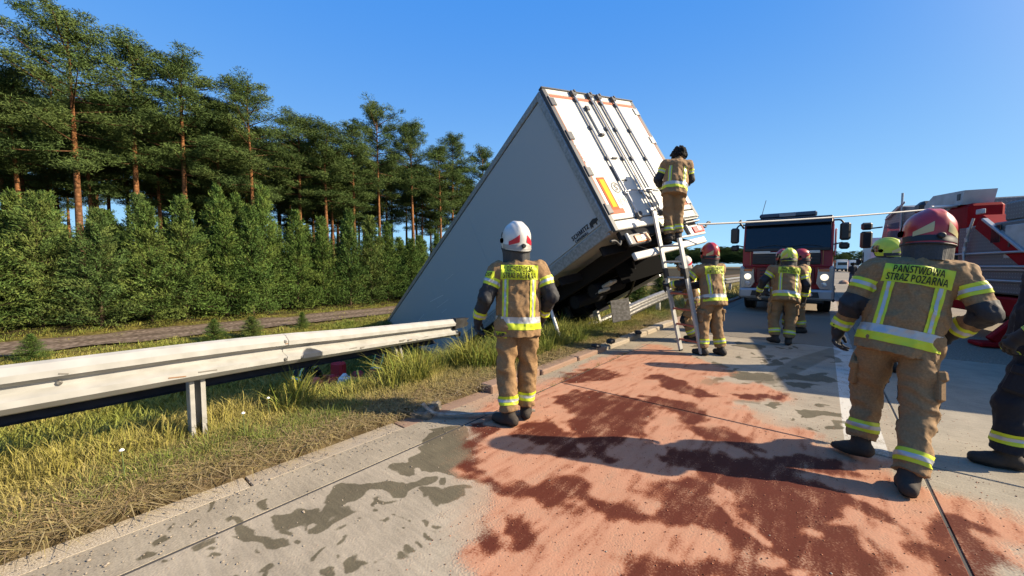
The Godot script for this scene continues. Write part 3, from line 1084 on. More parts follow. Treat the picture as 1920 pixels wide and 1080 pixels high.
# ---------------------------------------------------------------- the crashed semi-trailer
func wheel(parent: Node, c: Vector3, axis: Vector3, r: float, w: float, called := "wheel") -> void:
	var b := Basis.looking_at(axis.cross(Vector3(0.31, 0.9, 0.2)).normalized(), axis)
	var x := Transform3D(b, c)
	var m := MB.new()
	m.lathe(x, [Vector2(r * 0.56, -w * 0.48), Vector2(r * 0.8, -w * 0.5), Vector2(r * 0.95, -w * 0.46), Vector2(r, -w * 0.36), Vector2(r, -w * 0.12), Vector2(r * 0.975, -w * 0.1), Vector2(r * 0.975, w * 0.1), Vector2(r, w * 0.12), Vector2(r, w * 0.36), Vector2(r * 0.95, w * 0.46), Vector2(r * 0.8, w * 0.5), Vector2(r * 0.56, w * 0.48), Vector2(r * 0.56, -w * 0.48)], 32)
	var t := obj("wheel", m, M["tyre"], parent)
	m = MB.new()
	m.lathe(x, [Vector2(0, w * 0.30), Vector2(r * 0.18, w * 0.30), Vector2(r * 0.22, w * 0.12), Vector2(r * 0.46, w * 0.08), Vector2(r * 0.56, w * 0.44), Vector2(r * 0.58, w * 0.46), Vector2(r * 0.58, -w * 0.46), Vector2(0, -w * 0.3)], 24)
	obj("rim", m, M["rim_shaded"] if called == "trailer_wheel" else M["rim_steel"], t)
	for i in 10:
		var a := TAU * i / 10
		m = MB.new()
		m.lathe(Transform3D(b, c + b.y * w * 0.09 + (b.x * cos(a) + b.z * sin(a)) * r * 0.33), [Vector2(0.018, 0), Vector2(0.018, 0.03), Vector2(0, 0.03)], 6)
		if r > 0.5 and i % 2 == 0:
			obj("wheel_nut", m, M["rim_steel"], t)

func flat_text(root: Node, text: String, x: Transform3D, size: float, mt: Material, called := "lettering") -> void:   # x: middle of the words, xy plane they lie in
	var tm := TextMesh.new()
	var sf := SystemFont.new()
	sf.font_names = PackedStringArray(["Droid Sans"])
	sf.font_weight = 700
	tm.font = sf
	tm.text = text
	tm.font_size = 48
	tm.pixel_size = size / 34.0
	tm.depth = 0.004
	tm.curve_step = 3
	var o := obj(called, tm, mt, root)
	o.transform = x

func build_trailer() -> void:
	mat("tyre", 0.014, 0.014, 0.014, 0.85, 0, "grain", 2.0)
	mat("rim_shaded", 0.03, 0.03, 0.03, 0.6, 0.3)  # trailer rims: shade under the box put into the colour
	mat("rim_steel", 0.38, 0.38, 0.37, 0.45, 0.5)
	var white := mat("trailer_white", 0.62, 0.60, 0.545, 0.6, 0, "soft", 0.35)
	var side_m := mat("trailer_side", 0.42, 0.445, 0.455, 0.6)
	var alu := mat("trailer_rail", 0.42, 0.43, 0.44, 0.5, 0.3, "grain", 1.0)
	var dk := mat("trailer_frame", 0.05, 0.052, 0.056, 0.55)
	var blk := mat("chassis", 0.024, 0.024, 0.026, 0.9)
	blk.metallic_specular = 0.15
	var tape := mat("contour_tape", 0.42, 0.13, 0.07, 0.85)
	var chrome := mat("lock_steel", 0.45, 0.45, 0.45, 0.35, 0.6)
	var red := mat("lamp_red", 0.55, 0.03, 0.02, 0.25)
	var amber := mat("lamp_amber", 0.62, 0.18, 0.04, 0.3)
	var x := Transform3D(Basis.from_euler(Vector3(-0.461, 1.254, 0.183)), V(-2.41, 2.319, -7.325)).scaled_local(Vector3.ONE * 1.08)
	var t := thing("trailer", "white box semi-trailer, nose down in the ditch and tail high in the air", "trailer", x)
	var W := 1.29
	var Hh := 2.8
	var L := 13.4
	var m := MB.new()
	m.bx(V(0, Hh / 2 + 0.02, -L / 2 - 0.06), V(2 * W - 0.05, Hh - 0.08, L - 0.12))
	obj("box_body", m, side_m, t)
	# side walls as long panels with fine upright seams
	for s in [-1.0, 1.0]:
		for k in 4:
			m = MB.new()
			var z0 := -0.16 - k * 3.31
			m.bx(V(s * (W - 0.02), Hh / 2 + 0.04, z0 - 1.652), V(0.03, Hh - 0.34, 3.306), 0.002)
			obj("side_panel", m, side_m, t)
		m = MB.new()
		m.bx(V(s * (W - 0.012), Hh - 0.06, -L / 2 - 0.05), V(0.05, 0.12, L - 0.1), 0.012)
		obj("roof_rail", m, alu, t)
		m = MB.new()
		m.bx(V(s * (W - 0.012), 0.07, -L / 2 - 0.05), V(0.055, 0.2, L - 0.1), 0.012)
		obj("floor_rail", m, alu, t)
		m = MB.new()
		m.bx(V(s * (W - 0.006), Hh / 2, -0.10), V(0.06, Hh - 0.02, 0.13), 0.012)
		obj("rear_corner_post", m, alu, t)
		m = MB.new()
		m.bx(V(s * (W - 0.045), Hh / 2 - 0.02, -0.005), V(0.10, Hh + 0.03, 0.06), 0.01)
		obj("rear_frame_post", m, dk, t)
		for k in 4:
			m = MB.new()
			var hy := 0.35 + k * 0.72
			m.bx(V(s * (W - 0.1), hy, 0.03), V(0.13, 0.16, 0.022), 0.006)
			m.tube([V(s * (W - 0.045), hy - 0.1, 0.03), V(s * (W - 0.045), hy + 0.1, 0.03)], 0.018, 8)
			obj("hinge", m, white if s > 0 else dk, t)
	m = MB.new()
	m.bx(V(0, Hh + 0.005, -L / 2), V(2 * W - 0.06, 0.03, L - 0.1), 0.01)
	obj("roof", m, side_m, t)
	m = MB.new()
	m.bx(V(0, Hh - 0.055, -0.01), V(2 * W - 0.1, 0.11, 0.06), 0.01)
	obj("rear_header", m, white, t)
	m = MB.new()
	m.bx(V(0, Hh + 0.012, -0.005), V(2 * W + 0.01, 0.03, 0.09), 0.008)
	obj("header_trim", m, dk, t)
	for s in [-1.0, 1.0]:
		# doors
		m = MB.new()
		m.bx(V(s * 0.614, 1.42, -0.01), V(1.205, 2.52, 0.06), 0.008)
		var d := obj("door", m, white, t)
		m = MB.new()
		m.bx(V(s * 0.004, 1.42, 0.014), V(0.02, 2.5, 0.02), 0.004)
		obj("door_seal", m, dk, d)
		for bxp in [0.13, 0.57]:
			m = MB.new()
			m.tube([V(s * bxp, 0.2, 0.055), V(s * bxp, 2.74, 0.055)], 0.017, 10)
			var br := obj("lock_bar", m, chrome, d)
			for hy in [0.24, 0.62, 1.32, 1.98, 2.6]:
				m = MB.new()
				m.bx(V(s * bxp, hy, 0.045), V(0.085, 0.07, 0.04), 0.008)
				obj("bar_bracket", m, dk if hy > 1.0 else chrome, br)
			for hy in [0.16, 2.74]:
				m = MB.new()
				m.bx(V(s * bxp, hy, 0.05), V(0.12, 0.1, 0.07), 0.012)
				m.bx(V(s * bxp + 0.03, hy + 0.03, 0.07), V(0.05, 0.06, 0.06), 0.01)
				obj("cam_lock", m, dk, br)
			m = MB.new()
			m.tube([V(s * bxp, 0.62, 0.075), V(s * bxp + 0.12, 0.64, 0.085), V(s * bxp + 0.36, 0.62, 0.085)], 0.014, 8)
			obj("lever", m, chrome, br)
			m = MB.new()
			m.bx(V(s * bxp + 0.03, 2.0, 0.052), V(0.022, 1.3, 0.012), 0.003)
			obj("bar_shade_strip", m, dk, br)
		m = MB.new()
		m.bx(V(s * 0.62, 2.645, 0.024), V(1.12, 0.055, 0.004))
		obj("contour_tape", m, tape, d)
		m = MB.new()
		m.bx(V(s * 1.195, 1.4, 0.024), V(0.018, 2.3, 0.004))
		obj("contour_tape", m, tape, d)
		m = MB.new()
		m.bx(V(s * 1.0, 0.30, 0.024), V(0.34, 0.09, 0.004))
		obj("contour_tape", m, tape, d)
		m = MB.new()
		m.bx(V(s * 1.01, 0.64, 0.025), V(0.19, 0.62, 0.006), 0.001)
		var pl := obj("reflector_plate", m, mat("plate_red", 0.46, 0.10, 0.03, 0.9), d)
		m = MB.new()
		m.bx(V(s * 1.01, 0.64, 0.030), V(0.115, 0.53, 0.005), 0.001)
		obj("yellow_field", m, mat("plate_yellow", 0.60, 0.38, 0.01, 0.9), pl)
	# fittings of the left door
	m = MB.new()
	m.bx(V(-0.38, 2.12, 0.04), V(0.07, 0.55, 0.03), 0.01)
	obj("grab_handle", m, white, t)
	m = MB.new()
	m.bx(V(-0.39, 2.42, 0.05), V(0.09, 0.1, 0.05), 0.012)
	m.bx(V(-0.37, 1.83, 0.05), V(0.1, 0.05, 0.05), 0.01)
	obj("handle_mount", m, dk, t)
	m = MB.new()
	m.bx(V(-0.36, 1.33, 0.04), V(0.14, 0.035, 0.03), 0.01)
	obj("door_catch", m, dk, t)
	m = MB.new()
	m.bx(V(-0.47, 1.02, 0.028), V(0.24, 0.28, 0.014), 0.004)
	var dh := obj("document_holder", m, white, t)
	m = MB.new()
	m.bx(V(-0.595, 1.02, 0.03), V(0.018, 0.3, 0.02), 0.002)
	m.bx(V(-0.47, 0.87, 0.03), V(0.26, 0.018, 0.02), 0.002)
	obj("holder_edge", m, dk, dh)
	for q in [[-0.73, 0.74, "S", dk], [-0.73, 0.49, "80", alu]]:
		m = MB.new()
		m.lathe(Transform3D(Basis(V(1, 0, 0), V(0, 0, 1), V(0, -1, 0)), V(q[0], q[1], 0.024)), [Vector2(0.105, -0.002), Vector2(0.105, 0.002), Vector2(0.085, 0.002), Vector2(0.085, -0.002)], 28)
		var ring := obj("sticker_ring", m, q[3], t)
		flat_text(ring, q[2], Transform3D(Basis(), V(q[0], q[1], 0.025)), 0.12 if q[2] == "S" else 0.085, q[3])
	# worn patches where the white has chipped off the edge
	for k in 5:
		m = MB.new()
		m.bx(V(-1.19 + 0.01 * k, 1.62 - k * 0.09, 0.0265), V(0.03 + 0.01 * (k % 2), 0.05, 0.003))
		obj("chipped_tape", m, white, t)
	# sill, lamps, underrun bar
	m = MB.new()
	m.bx(V(0, 0.06, -0.03), V(2 * W - 0.02, 0.16, 0.1), 0.015)
	obj("rear_sill", m, white, t)
	m = MB.new()
	for k in 3:
		m.bx(V(0.93, 0.0 - k * 0.055, 0.02), V(0.5, 0.018, 0.06), 0.004)
	obj("step_ribs", m, white, t)
	m = MB.new()
	m.bx(V(0, -0.10, -0.07), V(2.3, 0.15, 0.08), 0.015)
	obj("rear_cross_beam", m, blk, t)
	m = MB.new()
	m.bx(V(0.0, -0.02, 0.02), V(0.42, 0.16, 0.03), 0.01)
	obj("number_plate_holder", m, dk, t)
	m = MB.new()
	m.bx(V(0.02, -0.02, 0.04), V(0.3, 0.1, 0.012), 0.004)
	obj("number_plate_lamp", m, mat("plate_pale", 0.7, 0.66, 0.3, 0.4), t)
	for s in [-1.0, 1.0]:
		var c := V(0.95 * s, -0.27, -0.02) if s > 0 else V(-0.80, -0.22, -0.02)
		m = MB.new()
		m.bx(c, V(0.52, 0.19, 0.09), 0.015)
		var lb := obj("lamp_cluster", m, white if s > 0 else dk, t)
		m = MB.new()
		m.bx(c + V(0.04, -0.01, 0.05), V(0.38, 0.13, 0.03), 0.012)
		obj("lamp_lens", m, red if s > 0 else amber, lb)
		m = MB.new()
		m.bx(c + V(0.06, 0.0, 0.066), V(0.12, 0.08, 0.012), 0.004)
		obj("reverse_lens", m, mat("lamp_clear", 0.7, 0.6, 0.55, 0.3), lb)
		m = MB.new()
		m.bx(c + V(-0.27, 0.02, 0.03), V(0.05, 0.2, 0.05), 0.01)
		obj("lamp_bracket", m, white, lb)
		m = MB.new()
		m.tube(densify([V(1.24 * s, -0.2, -0.02), V(1.33 * s, -0.26, 0.0), V(1.42 * s, -0.2, 0.03), V(1.5 * s, -0.19, 0.03)], 10), 0.02, 8)
		m.bx(V(1.49 * s, -0.19, 0.03), V(0.11, 0.045, 0.045), 0.015)
		obj("marker_arm", m, M["rubber"], t)
		m = MB.new()
		m.bar(V(0.6 * s, -0.1, -0.45), V(0.62 * s, -0.5, -0.03), 0.09, 0.05, V(1, 0, 0), 0.008)
		obj("underrun_bracket", m, blk, t)
	m = MB.new()
	m.bx(V(-0.05, -0.5, 0.0), V(2.2, 0.12, 0.07), 0.015)
	obj("underrun_bar", m, white, t)
	m = MB.new()
	m.tube([V(0.1, -0.36, 0.02), V(1.15, -0.38, 0.02)], 0.02, 8)
	obj("hand_bar", m, white, t)
	# chassis: beams, cross members, axles and wheels, guards
	for s in [-1.0, 1.0]:
		m = MB.new()
		m.bx(V(s * 0.5, -0.18, -5.2), V(0.14, 0.3, 9.8), 0.01)
		obj("chassis_beam", m, blk, t)
		m = MB.new()
		m.bx(V(s * 1.16, -0.72, -9.0), V(0.03, 0.12, 2.6), 0.008)
		m.bx(V(s * 1.16, -0.42, -9.0), V(0.03, 0.12, 2.6), 0.008)
		obj("side_guard", m, alu if s < 0 else white, t)
		m = MB.new()
		m.bar(V(s * 0.75, -0.2, -9.4), V(s * 0.75, -1.05, -9.4), 0.14, 0.14, V(1, 0, 0), 0.012)
		obj("landing_leg", m, alu, t)
		m = MB.new()
		m.bx(V(s * 1.0, -0.5, -2.95), V(0.42, 0.6, 0.015), 0.004)
		obj("rear_flap", m, M["chassis"], t)
	for k in 9:
		m = MB.new()
		m.bx(V(0, -0.14, -0.5 - k * 1.2), V(2.3, 0.16, 0.07), 0.006)
		obj("cross_member", m, blk, t)
	for k in 3:
		var z := -3.9 - k * 1.31
		m = MB.new()
		m.tube([V(-1.0, -0.72, z), V(1.0, -0.72, z)], 0.075, 10)
		obj("axle", m, blk, t)
		for s in [-1.0, 1.0]:
			wheel(t, V(s * 1.05, -0.72, z), V(s, 0, 0), 0.52, 0.38, "trailer_wheel")
			m = MB.new()
			var arc := []
			for i in 9:
				var a := lerpf(0.25, PI - 0.25, i / 8.0)
				arc.append(V(s * 1.05, -0.72 + sin(a) * 0.6, z + cos(a) * 0.6))
			for i in 8:
				m.bar(arc[i], arc[i + 1], 0.42, 0.012, Vector3.UP)
			obj("mudguard", m, M["rubber"], t)
			m = MB.new()
			m.tube([V(s * 0.5, -0.62, z + 0.25), V(s * 0.5, -0.32, z + 0.25)], [0.11, 0.12], 12)
			obj("air_spring", m, M["rubber"], t)
			m = MB.new()
			m.bar(V(s * 0.5, -0.72, z + 0.1), V(s * 0.5, -0.5, z - 0.55), 0.09, 0.07, Vector3.UP, 0.01)
			obj("trailing_arm", m, blk, t)
	for k in 2:
		m = MB.new()
		m.tube([V(-0.45, -0.5, -1.7 - k * 0.6), V(0.45, -0.5, -1.7 - k * 0.6)], 0.14, 14)
		obj("air_tank", m, blk, t)
	m = MB.new()
	m.bx(V(-0.85, -0.55, -8.3), V(0.6, 0.55, 1.0), 0.02)
	obj("pallet_box", m, blk, t)
	m = MB.new()
	m.bx(V(-0.2, -0.5, -1.5), V(0.22, 0.07, 0.4), 0.03)
	m.bx(V(-0.3, -0.57, -1.6), V(0.3, 0.06, 0.2), 0.02)
	obj("torn_bracket", m, white, t)
	m = MB.new()
	m.tube(densify([V(0.2, -0.3, -1.0), V(0.5, -0.6, -1.4), V(0.9, -0.8, -2.2), V(1.1, -0.6, -3.2)], 14), 0.022, 7)
	obj("hanging_hose", m, M["rubber"], t)
	var fb := mat("sun_guard_black", 0.008, 0.008, 0.008, 1.0)
	fb.metallic_specular = 0.08
	m = MB.new()
	m.bx(V(0.5, -0.40, -1.12), V(1.5, 0.5, 0.02), 0.006)
	obj("added_sun_guard", m, fb, t)  # added panel that keeps the low sun off the underside
	m = MB.new()
	m.bx(V(1.27, -0.39, -4.2), V(0.02, 0.52, 6.0), 0.006)
	obj("added_sun_skirt", m, fb, t)  # added to block sun from the right, so the far wheels stay shaded
	m = MB.new()
	m.bar(V(1.25, -0.66, -1.3), V(1.25, -0.68, -5.2), 0.04, 0.07, Vector3.UP, 0.006)
	obj("painted_lit_edge", m, mat("lit_edge_white", 0.62, 0.62, 0.6, 0.4, 0.2), t)  # white strip painted as the lit lower edge of the skirt
	# maker's lettering and a dark animal emblem on the left wall
	var b := Basis(V(0, 0, 1), V(0, 1, 0), V(-1, 0, 0))
	flat_text(t, "SCHMITZ", Transform3D(b, V(-1.293, 0.315, -0.62)), 0.075, M["print_dark"] if M.has("print_dark") else mat("print_dark", 0.012, 0.014, 0.02, 0.6))
	flat_text(t, "CARGOBULL", Transform3D(b, V(-1.293, 0.235, -0.63)), 0.042, M["print_dark"])
	m = MB.new()
	m.prism(Transform3D(b.scaled_local(Vector3(0.75, 0.75, 1)), V(-1.293, 0.30, -0.27)), PackedVector2Array([Vector2(-0.13, -0.02), Vector2(-0.12, 0.05), Vector2(-0.05, 0.07), Vector2(0.02, 0.085), Vector2(0.08, 0.06), Vector2(0.12, 0.055), Vector2(0.15, 0.02), Vector2(0.13, -0.02), Vector2(0.10, -0.01), Vector2(0.07, -0.03), Vector2(0.065, -0.08), Vector2(0.045, -0.08), Vector2(0.04, -0.03), Vector2(-0.05, -0.03), Vector2(-0.06, -0.08), Vector2(-0.085, -0.08), Vector2(-0.09, -0.03), Vector2(-0.12, -0.07), Vector2(-0.135, -0.07)]), 0.004)
	obj("emblem", m, M["print_dark"], t)
	# scuffs on the wall low down
	for q in [[-6.2, 1.55, -7.2, 1.75, 0.012], [-6.0, 1.32, -6.9, 1.42, 0.008], [-7.9, 1.3, -9.4, 1.5, 0.018], [-8.3, 1.05, -9.5, 1.22, 0.012], [-8.0, 1.62, -8.7, 1.62, 0.01], [-6.3, 1.15, -6.7, 1.18, 0.007], [-5.2, 1.75, -5.8, 1.82, 0.006]]:
		m = MB.new()
		var a0 := V(-1.2868, q[1], q[0])
		var a1 := V(-1.2868, q[3], q[2])
		m.bar(a0, a1, 0.0045, q[4], Vector3.UP)
		obj("scuff", m, M["scuff"] if M.has("scuff") else mat("scuff", 0.82, 0.82, 0.8, 0.6), t)

# ---------------------------------------------------------------- road vehicles
func build_fire_truck() -> void:
	var red := mat("engine_red", 0.30, 0.008, 0.010, 0.5)
	var blk := M["chassis"] as StandardMaterial3D
	var glass := mat("dark_glass", 0.006, 0.007, 0.010, 0.18)
	var sil := mat("engine_silver", 0.38, 0.39, 0.40, 0.4, 0.25)
	var pla := mat("black_plastic", 0.015, 0.015, 0.016, 0.5)
	var x := Transform3D(Basis(Vector3.UP, 0.02), V(-0.96, 0, -14.75))
	var t := thing("fire_engine", "red fire engine facing the camera with dark windscreen and lit headlights", "fire engine", x)
	var m := MB.new()
	# cab shell in a side outline carried across the width
	m.prism(Transform3D(Basis(V(0, 0, -1), V(0, 1, 0), V(1, 0, 0)), V(0, 0, 0)), PackedVector2Array([Vector2(0.06, 0.8), Vector2(1.9, 0.8), Vector2(1.9, 3.0), Vector2(0.42, 3.0), Vector2(0.26, 2.9), Vector2(0.05, 2.05), Vector2(0.0, 1.3)]), 2.3)
	var cab := obj("cab", m, red, t)
	m = MB.new()
	m.bx(V(0, 1.7, -4.9), V(2.46, 2.5, 5.8), 0.04)
	obj("body", m, red, t)
	m = MB.new()
	m.bx(V(0, 3.0, -4.9), V(2.4, 0.16, 5.7), 0.03)
	obj("roof_gallery", m, sil, t)
	m = MB.new()
	m.bx(V(0, 0.7, -4.0), V(2.1, 0.4, 7.4), 0.02)
	obj("chassis_frame", m, blk, t)
	var sl := Basis(V(1, 0, 0), atan2(-0.21, 0.85))
	m = MB.new()
	m.box(Transform3D(sl, V(0, 2.48, -0.150)), V(2.2, 0.88, 0.03), 0.01)
	var ws := obj("windscreen", m, glass, t)
	m = MB.new()
	m.tube(densify([V(-0.75, 2.1, -0.03), V(-0.3, 2.16, -0.045), V(0.1, 2.1, -0.03)], 8), 0.012, 6)
	m.tube(densify([V(0.1, 2.1, -0.03), V(0.5, 2.16, -0.045), V(0.9, 2.1, -0.03)], 8), 0.012, 6)
	obj("wiper", m, pla, ws)
	m = MB.new()
	m.box(Transform3D(sl, V(-0.45, 2.18, -0.066)), V(0.3, 0.07, 0.01))
	obj("dash_papers", m, mat("papers", 0.35, 0.34, 0.3, 0.8), ws)
	m = MB.new()
	m.box(Transform3D(Basis(V(1, 0, 0), -0.6), V(0, 2.92, -0.14)), V(2.24, 0.24, 0.03), 0.01)
	obj("sun_visor", m, pla, t)
	m = MB.new()
	m.bx(V(0, 2.98, -0.9), V(2.26, 0.12, 1.4), 0.03)
	obj("cab_roof", m, pla, t)
	m = MB.new()
	m.bx(V(0, 3.14, -0.5), V(1.5, 0.15, 0.34), 0.04)
	var lb := obj("light_bar", m, mat("bar_blue", 0.02, 0.035, 0.07, 0.25), t)
	m = MB.new()
	m.bx(V(0, 3.14, -0.325), V(0.42, 0.1, 0.012), 0.003)
	obj("bar_sign", m, mat("sign_grey", 0.22, 0.23, 0.25, 0.5), lb)
	m = MB.new()
	m.tube([V(-0.75, 3.02, -0.6), V(-0.62, 3.72, -0.75)], 0.009, 5)
	obj("aerial", m, pla, t)
	var lens := mat("headlight_shell", 0.40, 0.42, 0.44, 0.15, 0.5)
	# front panels
	m = MB.new()
	m.bx(V(0, 1.72, 0.012), V(1.75, 0.34, 0.05), 0.02)
	var ug := obj("upper_grille", m, pla, t)
	m = MB.new()
	m.bx(V(0, 1.915, 0.03), V(1.72, 0.045, 0.03), 0.008)
	obj("grille_bar", m, mat("bar_chrome", 0.62, 0.6, 0.56, 0.3, 0.4), ug)
	for k in 3:
		m = MB.new()
		m.bx(V(0, 1.62 + k * 0.09, 0.04), V(1.66, 0.025, 0.03), 0.006)
		obj("grille_slat", m, pla, ug)
	var gold := mat("gold_line", 0.45, 0.2, 0.06, 0.5)
	for s in [-1.0, 1.0]:
		m = MB.new()
		m.bx(V(s * 0.93, 1.74, 0.02), V(0.015, 0.46, 0.02), 0.003)
		m.bx(V(s * 0.82, 0.0 + 1.36, 0.035), V(0.015, 0.2, 0.02), 0.003)
		obj("trim_line", m, gold, t)
		m = MB.new()
		m.bx(V(s * 0.62, 1.95, 0.045), V(0.46, 0.05, 0.02), 0.004)
		obj("name_strip", m, mat("strip_white", 0.7, 0.68, 0.62, 0.5), ug)
		m = MB.new()
		m.prism(Transform3D(Basis(), V(s * 0.62, 0.62, 0.18)), PackedVector2Array([Vector2(-0.26, -0.08), Vector2(0.26, -0.08), Vector2(0.22, 0.09), Vector2(-0.22, 0.09)]), 0.02)
		var fl := obj("fog_lamp_recess", m, pla, t)
		m = MB.new()
		m.lathe(Transform3D(Basis(V(1, 0, 0), V(0, 0, 1), V(0, -1, 0)), V(s * 0.66, 0.62, 0.192)), [Vector2(0.06, 0), Vector2(0.05, 0.012), Vector2(0, 0.016)], 12)
		obj("fog_lamp", m, lens, fl)
	m = MB.new()
	m.bx(V(0, 2.02, 0.005), V(2.2, 0.1, 0.05), 0.015)
	obj("scuttle_panel", m, pla, t)
	m = MB.new()
	m.bx(V(0, 1.5, 0.02), V(2.24, 0.055, 0.06), 0.02)
	obj("red_crossbar", m, red, t)
	m = MB.new()
	m.bx(V(0, 1.2, 0.005), V(1.5, 0.5, 0.05), 0.03)
	var lg := obj("lower_grille", m, mat("grille_red", 0.13, 0.012, 0.012, 0.45), t)
	for k in 4:
		m = MB.new()
		m.bx(V(0, 1.02 + k * 0.11, 0.035), V(1.3, 0.04, 0.03), 0.01)
		obj("grille_slat", m, pla, lg)
	m = MB.new()
	m.bx(V(0, 0.62, 0.02), V(2.42, 0.32, 0.3), 0.06)
	obj("bumper", m, sil, t)
	m = MB.new()
	m.bx(V(0, 0.42, 0.0), V(2.0, 0.14, 0.2), 0.04)
	obj("bumper_skirt", m, pla, t)
	var lit := mat("headlight_glow", 1.0, 0.95, 0.85, 0.2)
	lit.emission_enabled = true
	lit.emission = Color(1.0, 0.93, 0.78)
	lit.emission_energy_multiplier = 0.55
	for s in [-1.0, 1.0]:
		m = MB.new()
		m.prism(Transform3D(Basis(), V(s * 0.99, 1.1, 0.04)), PackedVector2Array([Vector2(-s * 0.16, 0.3), Vector2(-s * 0.2, -0.12), Vector2(-s * 0.1, -0.3), Vector2(s * 0.17, -0.3), Vector2(s * 0.2, 0.32)]), 0.14)
		var hl := obj("headlight", m, lens, t)
		m = MB.new()
		m.lathe(Transform3D(Basis(V(1, 0, 0), V(0, 0, 1), V(0, -1, 0)), V(s * 0.98, 1.16, 0.115)), [Vector2(0.1, 0), Vector2(0.085, 0.02), Vector2(0.0, 0.03)], 16)
		obj("headlight_lamp", m, lit, hl)
		m = MB.new()
		m.lathe(Transform3D(Basis(V(1, 0, 0), V(0, 0, 1), V(0, -1, 0)), V(s * 0.98, 0.93, 0.112)), [Vector2(0.075, 0), Vector2(0.06, 0.015), Vector2(0, 0.02)], 14)
		obj("dipped_lamp", m, mat("lamp_glass", 0.5, 0.52, 0.55, 0.1, 0.4), hl)
		m = MB.new()
		m.bx(V(s * 0.97, 1.37, 0.115), V(0.24, 0.07, 0.02), 0.008)
		obj("turn_lamp", m, M["lamp_amber"], hl)
		m = MB.new()
		m.bx(V(s * 1.15, 1.05, -0.06), V(0.12, 0.9, 0.3), 0.04)
		obj("corner_panel", m, sil, t)
		m = MB.new()
		m.bx(V(s * 1.13, 2.45, -0.42), V(0.07, 0.95, 0.2), 0.02)
		obj("pillar", m, red, t)
		m = MB.new()
		m.bx(V(s * 1.155, 2.45, -1.05), V(0.02, 0.75, 0.9), 0.005)
		obj("side_window", m, glass, t)
		m = MB.new()
		m.tube(densify([V(s * 1.12, 2.88, -0.25), V(s * 1.3, 2.86, -0.12), V(s * 1.38, 2.75, -0.1)], 8), 0.025, 7)
		var arm := obj("mirror_arm", m, pla, t)
		m = MB.new()
		m.tube([V(s * 1.12, 2.14, -0.2), V(s * 1.36, 2.2, -0.1)], 0.02, 7)
		obj("lower_strut", m, pla, arm)
		m = MB.new()
		m.bx(V(s * 1.41, 2.52, -0.1), V(0.25, 0.52, 0.14), 0.05)
		obj("mirror", m, pla, arm)
		m = MB.new()
		m.bx(V(s * 1.40, 2.1, -0.1), V(0.24, 0.2, 0.14), 0.05)
		obj("wide_mirror", m, pla, arm)
		m = MB.new()
		m.bx(V(s * 1.27, 2.3, -1.9), V(0.05, 0.9, 0.4), 0.02)
		obj("body_edge", m, mat("edge_white", 0.6, 0.6, 0.58, 0.5), t)
		wheel(t, V(s * 1.02, 0.53, -1.35), V(s, 0, 0), 0.53, 0.34)
		wheel(t, V(s * 1.02, 0.53, -5.6), V(s, 0, 0), 0.53, 0.34)
		m = MB.new()
		m.bx(V(s * 1.1, 1.15, -1.35), V(0.28, 0.1, 1.25), 0.04)
		obj("wheel_arch", m, pla, t)
		m = MB.new()
		for k in 2:
			m.bx(V(s * 1.22, 0.45 + k * 0.35, -0.55), V(0.1, 0.03, 0.36), 0.008)
		m.bx(V(s * 1.22, 0.65, -0.35), V(0.05, 0.5, 0.03), 0.006)
		obj("cab_step", m, pla, t)
	m = MB.new()
	m.bx(V(0.2, 0.72, 0.175), V(0.52, 0.11, 0.012), 0.003)
	obj("number_plate", m, mat("plate_white", 0.7, 0.7, 0.66, 0.5), t)
	m = MB.new()
	m.tube(densify([V(-1.15, 2.75, -0.08), V(-1.28, 2.98, 0.0), V(-1.22, 3.02, 0.02)], 6), 0.03, 6)
	obj("front_mirror", m, pla, t)

